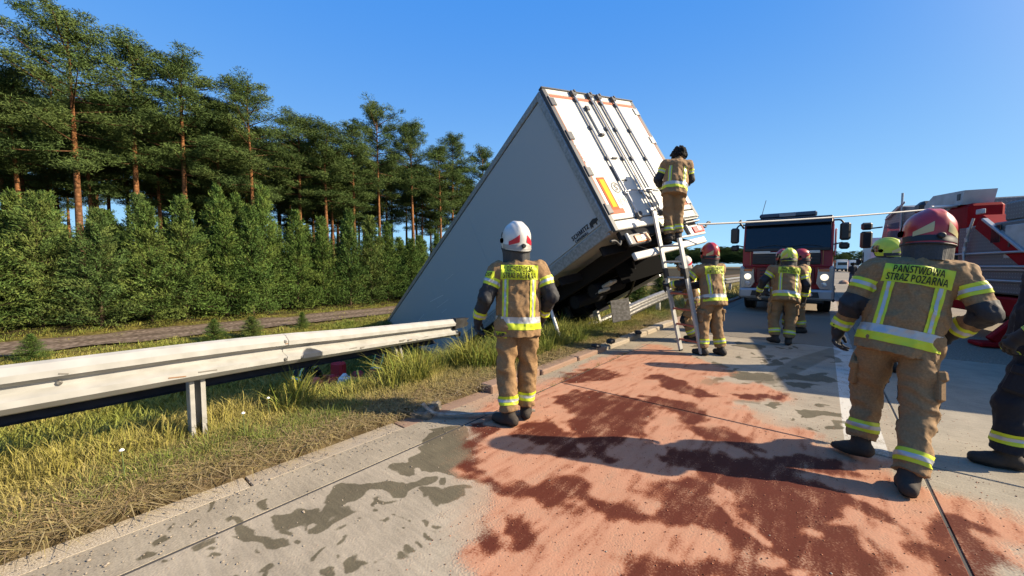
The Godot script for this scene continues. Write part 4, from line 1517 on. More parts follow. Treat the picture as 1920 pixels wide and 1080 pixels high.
func build_recovery_truck() -> void:
	var tread := mat("tread_grey", 0.32, 0.335, 0.345, 0.45, 0.2, "tread", 1.8)
	var pale := mat("recovery_white", 0.48, 0.50, 0.51, 0.4, 0, "soft", 1.0)
	var red := mat("recovery_red", 0.30, 0.008, 0.012, 0.6, 0, "soft", 1.0)
	var dred := mat("recovery_dark_red", 0.11, 0.006, 0.008, 0.6)
	for k in [tread, pale, red, dred]:
		k.metallic_specular = 0.2
	var pla := M["black_plastic"] as StandardMaterial3D
	var sil := M["engine_silver"] as StandardMaterial3D
	var glass := M["dark_glass"] as StandardMaterial3D
	var x := Transform3D(Basis(Vector3.UP, deg_to_rad(13.2)), V(2.52, 0, -17.54))   # local z runs from the cab front back to the tail
	var t := thing("recovery_truck", "grey and red crane recovery truck on the right with tread-plate sides", "truck", x)
	var m := MB.new()
	m.prism(Transform3D(Basis(V(0, 0, 1), V(0, 1, 0), V(-1, 0, 0)), V(0, 0, 0)), PackedVector2Array([Vector2(0.0, 0.9), Vector2(2.3, 0.9), Vector2(2.3, 3.1), Vector2(1.2, 3.28), Vector2(0.45, 3.05), Vector2(0.08, 2.0)]), 2.4)
	var cab := obj("cab", m, tread, t)
	m = MB.new()
	m.bx(V(0, 2.5, 0.2), V(2.2, 0.9, 0.06), 0.01)
	obj("windscreen", m, glass, cab)
	for s in [-1.0, 1.0]:
		m = MB.new()
		m.bx(V(s * 1.205, 2.42, 1.1), V(0.02, 0.75, 0.95), 0.006)
		obj("side_window", m, mat("pale_glass", 0.10, 0.14, 0.18, 0.08), cab)
		m = MB.new()
		m.bx(V(s * 1.21, 1.6, 0.22), V(0.03, 1.5, 0.2), 0.01)
		obj("red_stripe", m, dred, cab)
		m = MB.new()
		m.bx(V(s * 1.212, 1.6, 0.42), V(0.028, 1.5, 0.14), 0.008)
		obj("silver_stripe", m, sil, cab)
		m = MB.new()
		m.tube([V(s * 1.2, 2.75, 0.25), V(s * 1.52, 2.72, 0.12)], 0.025, 6)
		var arm := obj("mirror_arm", m, pla, t)
		m = MB.new()
		m.tube([V(s * 1.2, 2.12, 0.2), V(s * 1.5, 2.15, 0.12)], 0.022, 6)
		obj("lower_strut", m, pla, arm)
		m = MB.new()
		m.bx(V(s * 1.55, 2.36, 0.12), V(0.3, 0.55, 0.16), 0.05)
		obj("mirror", m, pla, arm)
		m = MB.new()
		m.bx(V(s * 1.55, 2.8, 0.12), V(0.28, 0.24, 0.16), 0.05)
		obj("wide_mirror", m, pla, arm)
		wheel(t, V(s * 1.05, 0.53, 1.35), V(s, 0, 0), 0.53, 0.36)
		for k in 2:
			wheel(t, V(s * 1.05, 0.53, 6.6 + k * 1.36), V(s, 0, 0), 0.53, 0.36)
		m = MB.new()
		m.bar(V(s * 1.24, 2.95, 0.55), V(s * 1.24, 3.32, 1.75), 0.04, 0.05, Vector3.UP, 0.008)
		m.tube([V(s * 1.24, 2.0, 1.6), V(s * 1.24, 3.6, 1.6)], 0.028, 8)
		obj("hand_rail", m, sil, t)
		m = MB.new()
		m.bx(V(s * 1.24, 2.55, 2.05), V(0.02, 0.3, 0.36), 0.006)
		obj("vent_window", m, glass, t)
	m = MB.new()
	m.bx(V(0, 0.75, 4.8), V(1.0, 0.4, 9.2), 0.02)
	obj("chassis_frame", m, M["chassis"], t)
	m = MB.new()
	m.bx(V(0, 2.15, 3.15), V(2.44, 1.8, 1.5), 0.03)
	var lk := obj("front_lockers", m, tread, t)
	m = MB.new()
	m.bx(V(0, 1.65, 6.95), V(2.46, 1.4, 5.2), 0.03)
	obj("rear_lockers", m, tread, t)
	m = MB.new()
	m.bx(V(-0.15, 2.53, 7.65), V(2.1, 0.36, 3.9), 0.03)
	obj("upper_lockers", m, tread, t)
	m = MB.new()
	m.bx(V(0, 0.72, 5.2), V(2.5, 0.36, 2.5), 0.03)
	obj("red_skirt", m, red, t)
	m = MB.new()
	m.bx(V(0, 1.42, 5.3), V(2.53, 0.05, 5.4), 0.01)
	obj("side_ledge", m, sil, t)
	for k in 3:
		m = MB.new()
		m.tube([V(-1.29, 1.75 - k * 0.27, 3.5), V(-1.29, 1.75 - k * 0.27, 9.4)], 0.022, 8)
		obj("side_rail", m, sil, t)
	for k in 2:
		m = MB.new()
		m.bx(V(-1.24, 1.95, 6.4 + k * 1.35), V(0.03, 0.62, 1.1), 0.01)
		var dd := obj("locker_door", m, pale, t)
		m = MB.new()
		m.bx(V(-1.262, 1.9, 6.0 + k * 1.35), V(0.02, 0.1, 0.05), 0.006)
		obj("handle", m, pla, dd)
	m = MB.new()
	m.bx(V(-1.26, 2.12, 5.62), V(0.02, 0.34, 0.26), 0.006)
	obj("dark_hatch", m, glass, t)
	# slewing crane: column, boom, counterweight
	m = MB.new()
	m.lathe(Transform3D(Basis(), V(-0.1, 1.6, 4.6)), [Vector2(0.62, 0), Vector2(0.62, 0.35), Vector2(0.5, 0.42), Vector2(0, 0.42)], 24)
	var col := obj("slewing_ring", m, dred, t)
	m = MB.new()
	m.bx(V(-0.95, 2.38, 4.2), V(0.55, 0.95, 0.95), 0.06)
	obj("crane_column", m, red, t)
	m = MB.new()
	m.bx(V(-0.82, 1.98, 3.95), V(0.78, 0.42, 1.5), 0.05)
	obj("winch_housing", m, red, t)
	m = MB.new()
	m.prism(Transform3D(Basis(V(0, 0, 1), V(0, 1, 0), V(-1, 0, 0)), V(-1.0, 0, 0)), PackedVector2Array([Vector2(2.85, 2.86), Vector2(4.42, 2.86), Vector2(4.52, 3.16), Vector2(3.25, 3.24), Vector2(2.87, 3.05)]), 0.5)
	var cw := obj("counterweight", m, pale, t)
	m = MB.new()
	m.bx(V(-1.256, 3.04, 4.32), V(0.012, 0.14, 0.11), 0.003)
	obj("badge", m, pla, cw)
	m = MB.new()
	m.bx(V(-0.95, 3.02, 2.6), V(0.7, 0.36, 0.42), 0.1)
	obj("hydraulic_motor", m, pla, t)
	m = MB.new()
	var arc := []
	for i in 9:
		var a := PI * i / 8.0
		arc.append(V(-0.95, 2.98 + 0.17 * sin(a), 2.0 + 0.33 * cos(a)))
	m.tube(arc, 0.05, 8)
	m.tube([V(-0.95, 3.0, 1.7), V(-0.95, 3.0, 2.3)], 0.1, 10)
	obj("hose_reel", m, dred, t)
	m = MB.new()
	m.bar(V(-1.05, 2.42, 5.0), V(-1.05, 1.1, 7.2), 0.34, 0.42, V(1, 0, 0), 0.04)
	obj("support_leg", m, red, t)
	m = MB.new()
	m.bar(V(-1.26, 2.45, 5.25), V(-1.26, 1.75, 6.4), 0.05, 0.09, V(1, 0, 0), 0.01)
	obj("leg_cylinder", m, sil, t)
	m = MB.new()
	m.bx(V(-1.0, 1.2, 7.4), V(0.5, 0.4, 1.6), 0.05)
	obj("leg_foot_beam", m, red, t)
	m = MB.new()
	m.bar(V(-1.1, 2.8, 4.4), V(-1.1, 2.8, 3.6), 0.12, 0.14, Vector3.UP, 0.02)
	var boom := obj("boom", m, dred, t)
	m = MB.new()
	m.tube([V(-1.19, 2.84, 3.62), V(-1.05, 2.84, 3.62)], 0.09, 14)
	obj("rope_sheave", m, sil, boom)
	m = MB.new()
	m.tube(densify([V(-1.28, 2.5, 4.95), V(-1.32, 2.2, 4.9), V(-1.3, 1.9, 4.75), V(-1.33, 1.75, 4.8), V(-1.3, 1.2, 4.85)], 16), 0.022, 7)
	var ch := obj("lifting_chain", m, sil, t)
	for k in 3:
		m = MB.new()
		m.bx(V(-1.31, 2.25 - k * 0.2, 4.88 - k * 0.05), V(0.06, 0.12, 0.07), 0.02)
		obj("shackle", m, sil, ch)
	m = MB.new()
	m.bx(V(-1.25, 2.62, 5.1), V(0.06, 0.1, 0.2), 0.01)
	obj("chain_anchor", m, pale, t)
	for k in 2:
		m = MB.new()
		m.bar(V(-1.25, 0.55, 4.1 + k * 2.3), V(-1.6, 0.12, 4.1 + k * 2.3), 0.16, 0.14, V(0, 0, 1), 0.02)
		m.bx(V(-1.62, 0.06, 4.1 + k * 2.3), V(0.4, 0.08, 0.4), 0.02)
		obj("outrigger", m, red, t)

func build_far_things() -> void:
	var wh := mat("van_white", 0.62, 0.68, 0.74, 0.35, 0, "soft", 0.6)
	var glass := M["dark_glass"] as StandardMaterial3D
	# the van parked ahead of the recovery truck
	var t := thing("van", "pale blue white van parked beyond the mirrors of the recovery truck", "van", Transform3D(Basis(), V(2.6, 0, -29.5)))
	var m := MB.new()
	m.prism(Transform3D(Basis(V(0, 0, 1), V(0, 1, 0), V(-1, 0, 0)), V(0, 0, 0)), PackedVector2Array([Vector2(0, 0.45), Vector2(6.4, 0.45), Vector2(6.4, 2.75), Vector2(2.0, 2.8), Vector2(1.6, 2.7), Vector2(0.75, 1.55), Vector2(0.05, 1.25)]), 2.0)
	obj("body", m, wh, t)
	for s in [-1.0, 1.0]:
		m = MB.new()
		m.prism(Transform3D(Basis(V(0, 0, 1), V(0, 1, 0), V(-1, 0, 0)), V(s * 1.004, 0, 0)), PackedVector2Array([Vector2(1.05, 1.55), Vector2(2.3, 1.55), Vector2(2.3, 2.25), Vector2(1.6, 2.25)]), 0.02)
		obj("side_window", m, glass, t)
		m = MB.new()
		m.bx(V(s * 1.13, 1.75, 0.95), V(0.2, 0.34, 0.14), 0.04)
		obj("mirror", m, M["black_plastic"], t)
		m = MB.new()
		m.bx(V(s * 1.004, 1.0, 3.6), V(0.02, 0.14, 4.8), 0.004)
		obj("side_trim", m, M["black_plastic"], t)
		for z in [1.15, 5.1]:
			wheel(t, V(s * 0.86, 0.36, z), V(s, 0, 0), 0.36, 0.24)
	m = MB.new()
	m.bx(V(0, 2.1, 6.41), V(1.6, 0.6, 0.02), 0.005)
	obj("rear_window", m, glass, t)
	# the queue in the distance
	var q := [[4.2, -150.0, 0.68, 0.66, 0.6, "white box lorry in the far queue, nearest of the queue"], [3.9, -172.0, 0.55, 0.2, 0.08, "orange box lorry in the far queue behind the white one"], [7.6, -165.0, 0.62, 0.62, 0.6, "pale lorry in the right lane of the far queue"]]
	for i in 3:
		var e: Array = q[i]
		t = thing("lorry", e[5], "lorry", Transform3D(Basis(), V(e[0], 0, e[1])), "lorries queued in the distance")
		var bm := mat("lorry_paint_%d" % i, e[2], e[3], e[4], 0.5)
		m = MB.new()
		m.bx(V(0, 2.3, -6.0), V(2.5, 2.7, 8.5), 0.03)
		obj("box_body", m, bm, t)
		m = MB.new()
		m.bx(V(0, 1.8, 0.0), V(2.4, 2.3, 2.0), 0.12)
		obj("cab", m, bm, t)
		m = MB.new()
		m.bx(V(0, 2.35, 1.01), V(2.1, 0.85, 0.03), 0.005)
		obj("windscreen", m, glass, t)
		m = MB.new()
		m.bx(V(0, 0.75, 1.02), V(2.2, 0.4, 0.06), 0.01)
		obj("bumper", m, M["black_plastic"], t)
		for s in [-1.0, 1.0]:
			for z in [0.0, -8.0]:
				wheel(t, V(s * 1.0, 0.5, z), V(s, 0, 0), 0.5, 0.3)

# ---------------------------------------------------------------- figures: distance fields joined smoothly and meshed as surface nets
class Pelt:
	var v := PackedVector3Array()
	var n := PackedVector3Array()
	var t := PackedInt32Array()    # three to a triangle, counter-clockwise
	var g := PackedByteArray()     # which limb a point belongs to
	func smooth() -> void:
		n.resize(v.size())
		n.fill(Vector3.ZERO)
		for i in range(0, t.size(), 3):
			var a := v[t[i]]
			var q := (v[t[i + 1]] - a).cross(v[t[i + 2]] - a)
			n[t[i]] += q
			n[t[i + 1]] += q
			n[t[i + 2]] += q
		for i in n.size():
			n[i] = n[i].normalized()
	func push(f: FastNoiseLite, amp: float, st: Vector3, off: Vector3) -> void:   # creases of the cloth
		for i in v.size():
			var p := v[i] * st + off
			p.y += (v[i].x - v[i].z) * st.y * 0.35
			var k := f.get_noise_3dv(p)
			v[i] += n[i] * (amp * (0.35 - absf(k) * 2.2))
		smooth()
	func mesh() -> ArrayMesh:
		var a := []
		a.resize(Mesh.ARRAY_MAX)
		a[Mesh.ARRAY_VERTEX] = v
		a[Mesh.ARRAY_NORMAL] = n
		var ix := PackedInt32Array()
		ix.resize(t.size())
		for i in range(0, t.size(), 3):
			ix[i] = t[i]
			ix[i + 1] = t[i + 2]
			ix[i + 2] = t[i + 1]
		a[Mesh.ARRAY_INDEX] = ix
		var m := ArrayMesh.new()
		m.add_surface_from_arrays(Mesh.PRIMITIVE_TRIANGLES, a)
		return m
	func cut(planes: Array, off: float, tags: Array = [], dir := Vector3.ZERO, least := 0.0) -> MB:   # the piece of the skin inside all planes, raised by off
		var m := MB.new()
		for i in range(0, t.size(), 3):
			var ia := t[i]
			var ib := t[i + 1]
			var ic := t[i + 2]
			if tags and g[ia] not in tags and g[ib] not in tags:
				continue
			if dir != Vector3.ZERO and (n[ia] + n[ib] + n[ic]).dot(dir) < least * 3.0:
				continue
			var P := [v[ia], v[ib], v[ic]]
			var N := [n[ia], n[ib], n[ic]]
			for pl: Plane in planes:
				var P2 := []
				var N2 := []
				for k in P.size():
					var k2 := (k + 1) % P.size()
					var d0 := pl.distance_to(P[k])
					var d1 := pl.distance_to(P[k2])
					if d0 <= 0:
						P2.append(P[k])
						N2.append(N[k])
					if (d0 <= 0) != (d1 <= 0):
						var f := d0 / (d0 - d1)
						P2.append(P[k].lerp(P[k2], f))
						N2.append(N[k].lerp(N[k2], f))
				P = P2
				N = N2
				if P.size() < 3:
					break
			for k in range(1, P.size() - 1):
				m.trin(P[0] + N[0] * off, P[k] + N[k] * off, P[k + 1] + N[k + 1] * off, N[0], N[k], N[k + 1])
		return m

class Field:
	var o: Vector3
	var e: float
	var nx: int
	var ny: int
	var nz: int
	var d := PackedFloat32Array()
	var g := PackedByteArray()
	func _init(lo: Vector3, hi: Vector3, cell: float) -> void:
		o = lo
		e = cell
		nx = int((hi.x - lo.x) / e) + 2
		ny = int((hi.y - lo.y) / e) + 2
		nz = int((hi.z - lo.z) / e) + 2
		d.resize(nx * ny * nz)
		d.fill(1.0)
		g.resize(nx * ny * nz)
	func cone(a: Vector3, b: Vector3, ra: float, rb: float, k: float, tg: int, lat := Vector3.ZERO, asp := 1.0, flat := 0) -> void:
		var reach := maxf(ra, rb) * asp + k + 2.0 * e
		var lo := (a.min(b) - Vector3.ONE * reach - o) / e
		var hi := (a.max(b) + Vector3.ONE * reach - o) / e
		var ba := b - a
		var l2 := maxf(ba.length_squared(), 1e-8)
		var L := sqrt(l2)
		var w := 1.0 - 1.0 / asp
		for iz in range(maxi(0, int(lo.z)), mini(nz, int(hi.z) + 1)):
			for iy in range(maxi(0, int(lo.y)), mini(ny, int(hi.y) + 1)):
				var row := (iz * ny + iy) * nx
				for ix in range(maxi(0, int(lo.x)), mini(nx, int(hi.x) + 1)):
					var q := Vector3(o.x + ix * e, o.y + iy * e, o.z + iz * e) - a
					if asp != 1.0:
						q -= lat * (q.dot(lat) * w)
					var t := q.dot(ba) / l2
					var tc := clampf(t, 0.0, 1.0)
					var dist := (q - ba * tc).length() - (ra + (rb - ra) * tc)
					if flat & 1:
						dist = maxf(dist, -t * L)
					if flat & 2:
						dist = maxf(dist, (t - 1.0) * L)
					var i := row + ix
					var cur := d[i]
					if dist < cur:
						g[i] = tg
					var h := k - absf(cur - dist)
					d[i] = minf(cur, dist) - (h * h / (4.0 * k) if h > 0.0 else 0.0)
	func floor_at(y: float) -> void:
		for iz in nz:
			for iy in ny:
				var py := o.y + iy * e
				if py < y + 3 * e:
					for ix in nx:
						var i := (iz * ny + iy) * nx + ix
						d[i] = maxf(d[i], y - py)
	func skin() -> Pelt:
		var s := Pelt.new()
		var at := PackedInt32Array()
		at.resize(nx * ny * nz)
		at.fill(-1)
		var sx := 1
		var sy := nx
		var sz := nx * ny
		var off := [0, sx, sy, sx + sy, sz, sx + sz, sy + sz, sx + sy + sz]
		var edges := [[0, 1], [2, 3], [4, 5], [6, 7], [0, 2], [1, 3], [4, 6], [5, 7], [0, 4], [1, 5], [2, 6], [3, 7]]
		for iz in nz - 1:
			for iy in ny - 1:
				for ix in nx - 1:
					var i := (iz * ny + iy) * nx + ix
					var c := d[i]
					if absf(c) > 2.4 * e:
						continue
					var neg := 0
					for k in 8:
						if d[i + off[k]] < 0.0:
							neg += 1
					if neg == 0 or neg == 8:
						continue
					var p := Vector3.ZERO
					var cnt := 0
					for ed in edges:
						var d0 := d[i + off[ed[0]]]
						var d1 := d[i + off[ed[1]]]
						if (d0 < 0.0) != (d1 < 0.0):
							var f := d0 / (d0 - d1)
							var A := Vector3(ed[0] & 1, (ed[0] >> 1) & 1, ed[0] >> 2)
							var B := Vector3(ed[1] & 1, (ed[1] >> 1) & 1, ed[1] >> 2)
							p += A.lerp(B, f)
							cnt += 1
					at[i] = s.v.size()
					s.v.append(o + (Vector3(ix, iy, iz) + p / cnt) * e)
					s.g.append(g[i])
		for iz in range(1, nz - 1):
			for iy in range(1, ny - 1):
				for ix in range(1, nx - 1):
					var i := (iz * ny + iy) * nx + ix
					var a := d[i]
					if absf(a) > 1.8 * e:
						continue
					for ax in 3:
						var st := sx if ax == 0 else (sy if ax == 1 else sz)
						var b := d[i + st]
						if (a < 0.0) == (b < 0.0):
							continue
						var u := sy if ax == 0 else (sz if ax == 1 else sx)
						var w := sz if ax == 0 else (sx if ax == 1 else sy)
						var q0 := at[i]
						var q1 := at[i - u]
						var q2 := at[i - u - w]
						var q3 := at[i - w]
						if q0 < 0 or q1 < 0 or q2 < 0 or q3 < 0:
							continue
						if a < 0.0:
							s.t.append_array([q0, q1, q2, q0, q2, q3])
						else:
							s.t.append_array([q0, q2, q1, q0, q3, q2])
		s.smooth()
		return s

func span(pts: Array, by: float) -> Array:
	var lo: Vector3 = pts[0]
	var hi: Vector3 = pts[0]
	for p: Vector3 in pts:
		lo = lo.min(p)
		hi = hi.max(p)
	return [lo - Vector3.ONE * by, hi + Vector3.ONE * by]

func slice_between(u: Vector3, a: Vector3, t0: float, t1: float) -> Array:
	return [Plane(-u, -(a.dot(u) + t0)), Plane(u, a.dot(u) + t1)]

var crease := noise(41, 1.0, 2)

func pose(over: Dictionary) -> Dictionary:
	var J := {
		"pel": Vector3(0, 0.97, 0), "chest": Vector3(0, 1.36, 0), "neck": Vector3(0, 1.54, -0.01), "head": Vector3(0, 1.675, -0.035),
		"sl": Vector3(-0.2, 1.45, 0), "sr": Vector3(0.2, 1.45, 0), "el": Vector3(-0.29, 1.18, 0.04), "er": Vector3(0.29, 1.18, 0.04),
		"wl": Vector3(-0.31, 0.95, -0.05), "wr": Vector3(0.31, 0.95, -0.05), "hl": Vector3(-0.1, 0.92, 0), "hr": Vector3(0.1, 0.92, 0),
		"kl": Vector3(-0.125, 0.5, -0.03), "kr": Vector3(0.125, 0.5, -0.03), "al": Vector3(-0.14, 0.09, 0.03), "ar": Vector3(0.14, 0.09, 0.03),
		"fl": Vector3(-0.2, 0, -1), "fr": Vector3(0.2, 0, -1), "look": Vector3(0, 0, -1), "top": Vector3.UP, "curl": 0.55, "tl": Vector3(0.5, 0, -0.8), "tr": Vector3(-0.5, 0, -0.8),
		"dl": null, "dr": null,
	}
	for k in over:
		J[k] = over[k]
	return J

func glove(root: Node, w: Vector3, dir: Vector3, thumb: Vector3, curl: float, cell: float, mt: Material, called := "glove") -> void:
	dir = dir.normalized()
	thumb = (thumb - dir * thumb.dot(dir)).normalized()      # side of the palm the thumb leaves from
	var pn := dir.cross(thumb).normalized()
	var inward := pn if pn.dot(-w * Vector3(1, 0, 1)) > 0 else -pn
	var f := Field.new(w - Vector3.ONE * 0.22, w + Vector3.ONE * 0.22, cell)
	f.cone(w - dir * 0.05, w + dir * 0.02, 0.047, 0.040, 0.01, 0, thumb, 1.15, 1)
	f.cone(w + dir * 0.02, w + dir * 0.09, 0.026, 0.025, 0.015, 0, thumb, 1.6)
	var lens := [[0.036, 0.028, 0.022], [0.042, 0.031, 0.024], [0.039, 0.029, 0.023], [0.03, 0.023, 0.02]]
	for k in 4:
		var p: Vector3 = w + dir * (0.098 - 0.006 * absf(k - 1.2)) + thumb * (0.036 - 0.024 * k)
		var a := 0.15 + 0.1 * k * curl
		for sgm in 3:
			a += curl * (0.8 if sgm == 0 else 0.9)
			var dd: Vector3 = (dir * cos(a) + inward * sin(a) + thumb * (0.12 - 0.08 * k)).normalized()
			var q: Vector3 = p + dd * lens[k][sgm]
			f.cone(p, q, 0.0125 - 0.001 * sgm, 0.0115 - 0.001 * sgm, 0.004, 0)
			p = q
	var tb := w + dir * 0.03 + thumb * 0.034
	var t1 := tb + (dir * 0.75 + thumb * 0.6 + inward * 0.3).normalized() * 0.045
	f.cone(tb, t1, 0.017, 0.014, 0.012, 0)
	f.cone(t1, t1 + (dir * 0.95 + thumb * 0.1 + inward * (0.3 + curl * 0.5)).normalized() * 0.034, 0.0135, 0.011, 0.004, 0)
	obj(called, f.skin().mesh(), mt, root)

func helmet(root: Node, x: Transform3D, paint: Material, white := false, small := false) -> void:   # bowl helmet that covers the ears; x: middle of the head, -z forward
	var s := Pelt.new()
	var na := 28 if small else 44
	var ne := 14 if small else 26
	for j in ne + 1:
		for i in na:
			var az := TAU * i / na
			var fwd := cos(az)
			var back := maxf(0.0, -fwd)
			var emin := -0.25 if fwd > 0.75 else lerpf(-0.78, -0.25, smoothstep(0.45, 0.75, fwd))
			emin -= 0.05 * back
			var el := lerpf(emin, PI / 2, float(j) / ne)
			var c := cos(el) if el > 0 else 1.0 + 0.05 * el - 0.05 * el * el
			var p := Vector3(sin(az) * 0.133 * c, (sin(el) * 0.152 if el > 0 else el * 0.142), -cos(az) * 0.163 * c)
			if el > 0:
				var rid := exp(-pow((absf(p.x) - 0.034) / 0.013, 2)) * smoothstep(0.15, 0.6, el)
				p += p.normalized() * 0.0075 * rid
				if absf(p.x) < 0.03:
					p += p.normalized() * 0.004 * smoothstep(0.2, 0.7, el)
			if fwd < -0.2 and el < -0.35:
				p.z += 0.02 * smoothstep(-0.35, -0.8, el)    # flare over the nape
			if el < -0.1 and absf(fwd) < 0.6:
				p.x *= 1.0 + 0.05 * smoothstep(-0.1, -0.5, el)
			s.v.append(x * (p + Vector3(0, 0.03, 0)))
			s.g.append(0)
	for j in ne:
		for i in na:
			var i2 := (i + 1) % na
			s.t.append_array([j * na + i, (j + 1) * na + i2, j * na + i2, j * na + i, (j + 1) * na + i, (j + 1) * na + i2])
	s.smooth()
	var b := x.basis
	if s.n[na * (ne / 2)].dot(s.v[na * (ne / 2)] - x.origin) < 0:
		for i in range(0, s.t.size(), 3):
			var q := s.t[i + 1]
			s.t[i + 1] = s.t[i + 2]
			s.t[i + 2] = q
		s.smooth()
	var h := obj("helmet", s.mesh(), paint, root)
	var up := b.y
	var back := b.z
	var o := x.origin
	var rim := MB.new()
	var ring := []
	for i in na + 1:
		ring.append(s.v[i % na])
	rim.tube(ring, 0.006, 6, false)
	obj("rim", rim, M["rubber"], h)
	var bandm: Material = M["helmet_grey"] if white else M["rubber"]
	obj("visor", s.cut([Plane(-up, -(o.dot(up) - 0.015)), Plane(up, o.dot(up) + 0.075), Plane(back, o.dot(back) - 0.045)], 0.006), M["visor"], h)
	obj("nape_band", s.cut([Plane(-up, -(o.dot(up) - 0.072)), Plane(up, o.dot(up) - 0.03), Plane(-back, -(o.dot(back) + 0.01))], 0.0035), bandm, h)
	var knob := MB.new()
	knob.lathe(Transform3D(Basis(b.x, b.z, -b.y), x * Vector3(0, -0.035, 0.17)), [Vector2(0.02, -0.01), Vector2(0.02, 0.012), Vector2(0.014, 0.018), Vector2(0.0, 0.018)], 12)
	obj("adjuster_knob", knob, M["rubber"], h)
	for sx in [-1.0, 1.0]:
		var rt: Vector3 = b.x * sx
		obj("reflector", s.cut([Plane(-rt, -(o.dot(rt) + 0.035)), Plane((up * 0.75 + rt * 0.66).normalized(), (o + up * 0.052 + rt * 0.05).dot((up * 0.75 + rt * 0.66).normalized())), Plane(rt, o.dot(rt) + 0.112), Plane(-(up * 0.92 + rt * 0.38).normalized(), -(o + up * -0.01 + rt * 0.05).dot((up * 0.92 + rt * 0.38).normalized())), Plane(-back, -(o.dot(back) + 0.04))], 0.004), M["sticker_red"] if white else M["reflect_pale"], h)
		var vent := MB.new()
		vent.lathe(Transform3D(Basis(back, rt, up), x * Vector3(sx * 0.138, 0.0, -0.02)), [Vector2(0.024, -0.01), Vector2(0.024, 0.008), Vector2(0.017, 0.013), Vector2(0.0, 0.013)], 12)
		obj("side_pivot", vent, M["rubber"], h)
	# cloth that guards the nape
	var cl := MB.new()
	var prev := []
	for i in 25:
		var az := lerpf(-2.0, 2.0, i / 24.0)
		var col := []
		for j in 5:
			var k := j / 4.0
			var rx := lerpf(0.132, 0.118 + 0.012 * sin(az * 7.0), k)
			var rz := lerpf(0.16, 0.135 + 0.014 * sin(az * 5.0 + 1.0), k)
			col.append(x * Vector3(sin(az) * rx, -0.07 - 0.13 * k, cos(az) * rz + 0.015 * k))
		if prev:
			for j in 4:
				cl.quad(prev[j], prev[j + 1], col[j + 1], col[j])
		prev = col
	obj("neck_curtain", cl, M["curtain"], h)

func lettering(root: Node, text: String, size: float, c: Vector3, right: Vector3, up: Vector3, back: Vector3, s: Pelt, mt: Material, called := "lettering", width := 0.0) -> void:   # letters laid on the skin round c
	var tm := TextMesh.new()
	var sf := SystemFont.new()
	sf.font_names = PackedStringArray(["Droid Sans"])
	sf.font_weight = 700
	tm.font = sf
	tm.text = text
	tm.font_size = 48
	tm.pixel_size = size / 34.0
	tm.depth = 0.001
	tm.curve_step = 4
	var a := tm.surface_get_arrays(0)
	var v: PackedVector3Array = a[Mesh.ARRAY_VERTEX]
	var ix: PackedInt32Array = a[Mesh.ARRAY_INDEX]
	var near := []
	for i in s.v.size():
		var q := s.v[i] - c
		if absf(q.dot(right)) < 0.28 and absf(q.dot(up)) < 0.12 and s.n[i].dot(back) > 0.1:
			near.append(Vector3(q.dot(right), q.dot(up), q.dot(back)))
	var lo := INF
	var hi := -INF
	for p in v:
		lo = minf(lo, p.x)
		hi = maxf(hi, p.x)
	var fit := width / (hi - lo) if width > 0 else 1.0
	var mid := (lo + hi) / 2
	var cache := {}
	var m := MB.new()
	var P := []
	for p in v:
		var x := (p.x - mid) * fit
		var key := Vector2i(int(x * 200), int(p.y * 200))
		if not cache.has(key):
			var best := 0.0
			var wt := 1e-9
			for q: Vector3 in near:
				var dd := Vector2(q.x - x, q.y - p.y).length_squared()
				if dd < 0.0007:
					best = maxf(best, q.z) if wt > 0.5 else q.z
					wt = 1.0
			cache[key] = best
		P.append(c + right * x + up * p.y + back * (cache[key] + 0.009))
	for i in range(0, ix.size(), 3):
		var A: Vector3 = P[ix[i]]
		var B: Vector3 = P[ix[i + 1]]
		var C: Vector3 = P[ix[i + 2]]
		if (B - A).cross(C - A).length() < 1e-8:
			continue
		if (B - A).cross(C - A).dot(back) < 0:
			m.trin(A, C, B, back, back, back)
		else:
			m.trin(A, B, C, back, back, back)
	obj(called, m, mt, root)

func stripe(root: Node, s: Pelt, u: Vector3, a: Vector3, t0: float, t1: float, tags: Array, lift := 0.004, both := true, extra := [], dir := Vector3.ZERO) -> void:   # yellow band with a silver line along it
	var m := s.cut(slice_between(u, a, t0, t1) + extra, lift, tags, dir, 0.12)
	if m.v.size() == 0:
		return
	var o := obj("reflective_band", m, M["hi_vis"], root)
	if both:
		var w := (t1 - t0)
		obj("silver_stripe", s.cut(slice_between(u, a, t0 + w * 0.33, t0 + w * 0.67) + extra, lift + 0.0025, tags, dir, 0.12), M["silver_tape"], o)

